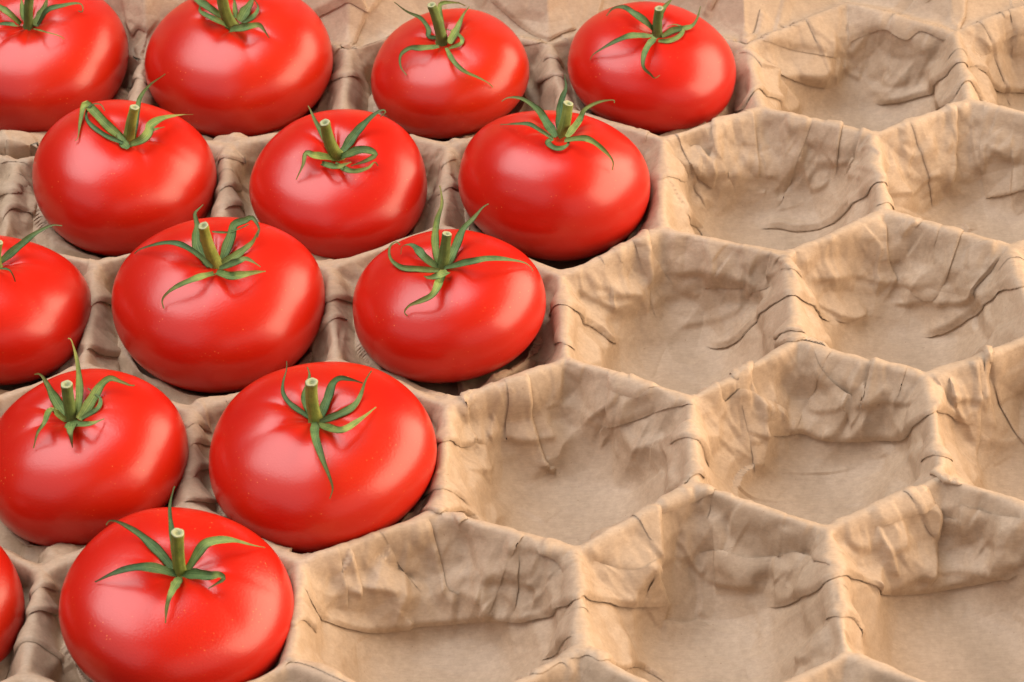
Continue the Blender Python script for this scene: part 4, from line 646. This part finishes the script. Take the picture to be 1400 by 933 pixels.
    # keep what the camera or a camera a step aside could see
    C = np.array(CAM['C']); FWv = np.array(CAM['FW']); UPv = np.array(CAM['UP']); RTv = np.cross(FWv, UPv)
    Pt = PF-C; dep = Pt@FWv; f = CAM['lens']/36
    sx = (Pt@RTv)/dep*f; sy = (Pt@UPv)/dep*f
    vis = (abs(sx) < .68) & (abs(sy) < .48)
    # the overlapping layer that hangs down each far wall
    flap = np.zeros(X.shape, bool)
    rows = {}
    for kd, A, W, P in FOLDS:
        if kd == 'f':
            my = np.mean([p[1] for p in P]); mx = np.mean([p[0] for p in P])
            r = int(round((my-.1)/.866)); rows.setdefault(r, []).extend(P)
    for r, P in rows.items():
        P = sorted(P); ed = np.interp(X, [p[0] for p in P], [p[1] for p in P])
        rid = np.array([k[0] for k in keys]+[-99])[ID]
        flap |= (rid == r) & (Y > ed) & (X > P[0][0]) & (X < P[-1][0])
    root = empty('packing_tray', (0, 0, 0), 'moulded tray of hexagonal cups lined with crumpled brown kraft paper', 'tray')
    Wd = X.shape[1]
    fid = np.where(back, 999, ID)[:-1, :-1]; fv = vis[:-1, :-1] & (fid >= 0); ff = flap[:-1, :-1]
    jj, ii = np.nonzero(fv); base = jj*Wd+ii; quads = np.stack([base, base+1, base+Wd+1, base+Wd], 1); fi = fid[jj, ii]; fl = ff[jj, ii]
    allV = PF.reshape(-1, 3)*K; allN = NN.reshape(-1, 3)
    def part(name, sel, parent):
        q = quads[sel]; us, inv = np.unique(q, return_inverse=True)
        return mesh_object(name, allV[us], inv.reshape(-1, 4), M_PAPER, parent, normals=allN[us])
    for n in np.unique(fi):
        s = fi == n
        if s.sum() < 150: continue
        if n == 999: part('paper_border', s, root); continue
        a = s & ~fl; b = s & fl
        if a.sum() < 60: a = s; b = s & False
        cup = part('cup', a, root)
        if b.sum() > 60: part('paper_flap', b, cup)
    return root, X, Y, Z
build_tray()

# ------------------------------------------------------------------ tomatoes
def fruit_mesh(A, cf, seed):
    rs = random.Random(seed); nt_, np_ = 84, 120; c = A*cf
    ph = [rs.uniform(0, 6.28) for _ in range(8)]; k1 = rs.choice([5, 6, 7]); V = []
    for i in range(nt_+1):
        th = math.pi*(i/nt_)**1.12
        for j in range(np_):
            p = 2*math.pi*j/np_
            s, co = math.sin(th), math.cos(th); n = 2.42 if co > 0 else 2.04
            r = 1/((abs(s)/A)**n+(abs(co)/c)**n)**(1/n)
            rho, z = r*s, r*co
            lump = 1+.014*math.cos(2*p+ph[0])+.013*math.cos(3*p+ph[1])+.008*math.cos(5*p+ph[2])*(1 if co > 0 else .4)
            if co > 0:
                t = rho/A
                q = p+.25*math.sin(p*2+ph[5])
                rib = .55*(1-math.sqrt(.01+math.sin(q*k1/2+ph[3])**2)*.995)**1.6*(.6+.4*math.sin(p+ph[6]))+.45*(1-math.sqrt(.01+math.sin(p*3/2+ph[4])**2)*.995)**1.7
                z -= A*.12*math.exp(-(t/.20)**2)+A*.055*rib*math.exp(-((t-.20)/.19)**2)*min(1, t/.08)
                z -= A*.012*rib*math.exp(-((t-.6)/.35)**2)
            else: z += A*.06*math.exp(-(rho/A/.2)**2)
            V.append((rho*lump*math.cos(p), rho*lump*math.sin(p), z))
    F = []
    for i in range(nt_):
        for j in range(np_):
            a = i*np_+j; b = i*np_+(j+1) % np_; F.append((a, a+np_, b+np_, b))
    return np.array(V), F
def resample(P, n):
    P = np.asarray(P, float); Q = catmull(P, 8); d = np.concatenate([[0], np.cumsum(np.linalg.norm(np.diff(Q, axis=0), axis=1))])
    t = np.linspace(0, d[-1], n); return np.stack([np.interp(t, d, Q[:, k]) for k in range(Q.shape[1])], 1)
def sepal_mesh(W, P, Nn, rs):
    PN = resample(np.hstack([P, Nn]), 34); P = PN[:, :3]; Nn = PN[:, 3:]; n = len(P)
    V = []; F = []; al = []; ac = []; un = []
    tw = rs.uniform(-.5, .5); fr = rs.uniform(5, 9); p0 = rs.uniform(0, 6); cup = rs.uniform(.25, .55); m = 7
    for i in range(n):
        f = i/(n-1); T = P[min(i+1, n-1)]-P[max(i-1, 0)]; T = T/max(np.linalg.norm(T), 1e-9)
        nn = Nn[i]-T*(T@Nn[i]); nn /= max(np.linalg.norm(nn), 1e-9); B = np.cross(T, nn)
        a = tw*f*f*1.6+.12*math.sin(fr*f+p0); B, nn = B*math.cos(a)+nn*math.sin(a), nn*math.cos(a)-B*math.sin(a)
        w = W*.98*(.66+.34*f/.2 if f < .2 else (1-max(0, (f-.34)/.66)**1.1*.93))*(1+.07*math.sin(fr*3*f+p0)); w = max(w, .0028)
        th = max(.07*w, .0011)
        for sgn in (1, -1):
            for j in range(m):
                s = (j/(m-1)*2-1)*sgn
                hgt = cup*w*(abs(s)**1.5)+sgn*th*math.sqrt(max(0, 1-s*s))*(1-.5*math.exp(-(s/.18)**2)*(sgn > 0))
                V.append(P[i]+B*w*s+nn*hgt+B*w*.05*math.sin(17*f+3*s+p0)*abs(s)); al.append(f); ac.append(abs(s)); un.append(0 if sgn > 0 else .8)
    R = 2*m
    for i in range(n-1):
        for j in range(R):
            a = i*R+j; b = i*R+(j+1) % R; F.append((a, a+R, b+R, b))
    return np.array(V), F, al, ac, un
def stem_mesh(b, t, w0, w1, rs):
    """tapered, slightly ridged stem with a flared foot"""
    b = np.array(b); t = np.array(t); ax = t-b; L = np.linalg.norm(ax); ax /= L
    e1 = np.cross(ax, [0.3, 1, 0.1]); e1 /= np.linalg.norm(e1); e2 = np.cross(ax, e1); bend = e1*rs.uniform(-.05, .05)*L+e2*rs.uniform(-.04, .04)*L
    V = []; F = []; n = 22; m = 26; al = []
    for i in range(n+1):
        f = i/n; c = b-ax*.03*L*(1-f)+ax*L*f+bend*math.sin(math.pi*f)
        w = w0*(1-f)**.8*.85+w1*(1-(1-f)**.8)+w0*.55*math.exp(-f/.07)+w1*.16*math.exp(-((1-f)/.06)**2)
        if i == n: w *= .93
        for j in range(m):
            p = 2*math.pi*j/m; ww = w*(1+.045*math.cos(5*p+f*1.5+rs_ph)+.03*math.cos(9*p)*(1-f))
            V.append(c+(e1*math.cos(p)+e2*math.sin(p))*ww); al.append(f*.4)
    for i in range(n):
        for j in range(m): a = i*m+j; q = i*m+(j+1) % m; F.append((a, q, q+m, a+m))
    # sliced end: rim, pale ring and hollow pith
    CV = []; CF = []; ca = []; top = b+ax*L; tilt = e1*rs.uniform(-.22, .22)+e2*rs.uniform(-.22, .22)
    for i, (rr, dz) in enumerate([(1.0, -.02), (.98, .10), (.86, .16), (.66, .13), (.46, .04), (.34, -.10), (.2, -.2), (.02, -.24)]):
        for j in range(m):
            p = 2*math.pi*j/m; ww = w1*1.08*rr*(1+.04*math.cos(5*p+1.5+rs_ph)+.02*rs.uniform(-1, 1)); d = e1*math.cos(p)+e2*math.sin(p)
            CV.append(top+d*ww+ax*(w1*dz+(d@tilt)*ww*.6)); ca.append(rr)
    for i in range(7):
        for j in range(m): a = i*m+j; q = i*m+(j+1) % m; CF.append((a, q, q+m, a+m))
    return (np.array(V), F, al), (np.array(CV), CF, ca)
LAB = {
 'A4': 'ripe tomato in the far left corner, its stem running out of the top',
 'A2': 'large tomato in the farthest row with a thick stem bending left',
 'A0': 'farthest row tomato with thin curling sepals and a tall pale cut stem',
 'A2r': 'far tomato farthest to the right, star calyx of slender sepals, beside an empty cup',
 'B3': 'second-row tomato at the left with a folded sepal hanging down beside its leaning stem',
 'B1': 'middle tomato of the second row, stem leaning left and ragged sepals curled around it',
 'B1r': 'second-row tomato nearest the empty cups, one sepal rolled into a ring before its stem',
 'C4': 'tomato cut by the left edge of the photo with one long sepal reaching right',
 'C2': 'big tomato with a stubby leaning stem and a thin sepal trailing down front left',
 'C0': 'tomato three rows back with two tall upright sepals and a looped sepal on its left',
 'D3': 'tomato near the left edge with broad flat sepals and a snipped blunt one in front',
 'D1': 'large tomato with a round hollow stem end and one long sepal down its front',
 'E2': 'nearest whole tomato, neat star calyx with an upright dark sepal behind a short straight stem',
 'E4': 'tomato in the lower left corner, only a sliver of its right side in the photo'}
for n, (key, q, A, cf, rx, ry, b, t, w0, w1, seps) in enumerate(TOMS):
    rs = random.Random(100+n); rs_ph = rs.uniform(0, 6)
    q = np.array(q); root_loc = (q-np.array([0, 0, A*.66]))*K; off = q*K-root_loc
    root = empty('tomato', Vector(root_loc), LAB[key], 'tomato', 'ripe red tomatoes with green calyxes set in the cups')
    V, F = fruit_mesh(A, cf, 40+n)
    Rm = np.array(Matrix.Rotation(ry, 3, 'Y') @ Matrix.Rotation(rx, 3, 'X') @ Matrix.Rotation(rs.uniform(0, 6.28), 3, 'Z'))
    mesh_object('fruit', (V@Rm.T)*K, F, M_TOM, root, Vector(off))
    (SV, SF, sa), (CV, CF, ca) = stem_mesh(b, t, w0, w1, rs)
    st = mesh_object('stem', SV*K, SF, M_STEM, root, Vector(off), attrs={'along': sa, 'across': [abs(((j % 26)*5/26.) % 1.-.5)*2 for j in range(len(sa))]})
    mesh_object('cut_end', CV*K, CF, M_CUT, st, attrs={'along': ca})
    for W, P, Nn in seps:
        V, F, al, ac, un = sepal_mesh(W, P, Nn, rs)
        mesh_object('sepal', V*K, F, M_SEPAL, root, Vector(off), attrs={'along': al, 'across': ac, 'under': un})
scene.render.resolution_x = 1024; scene.render.resolution_y = 682
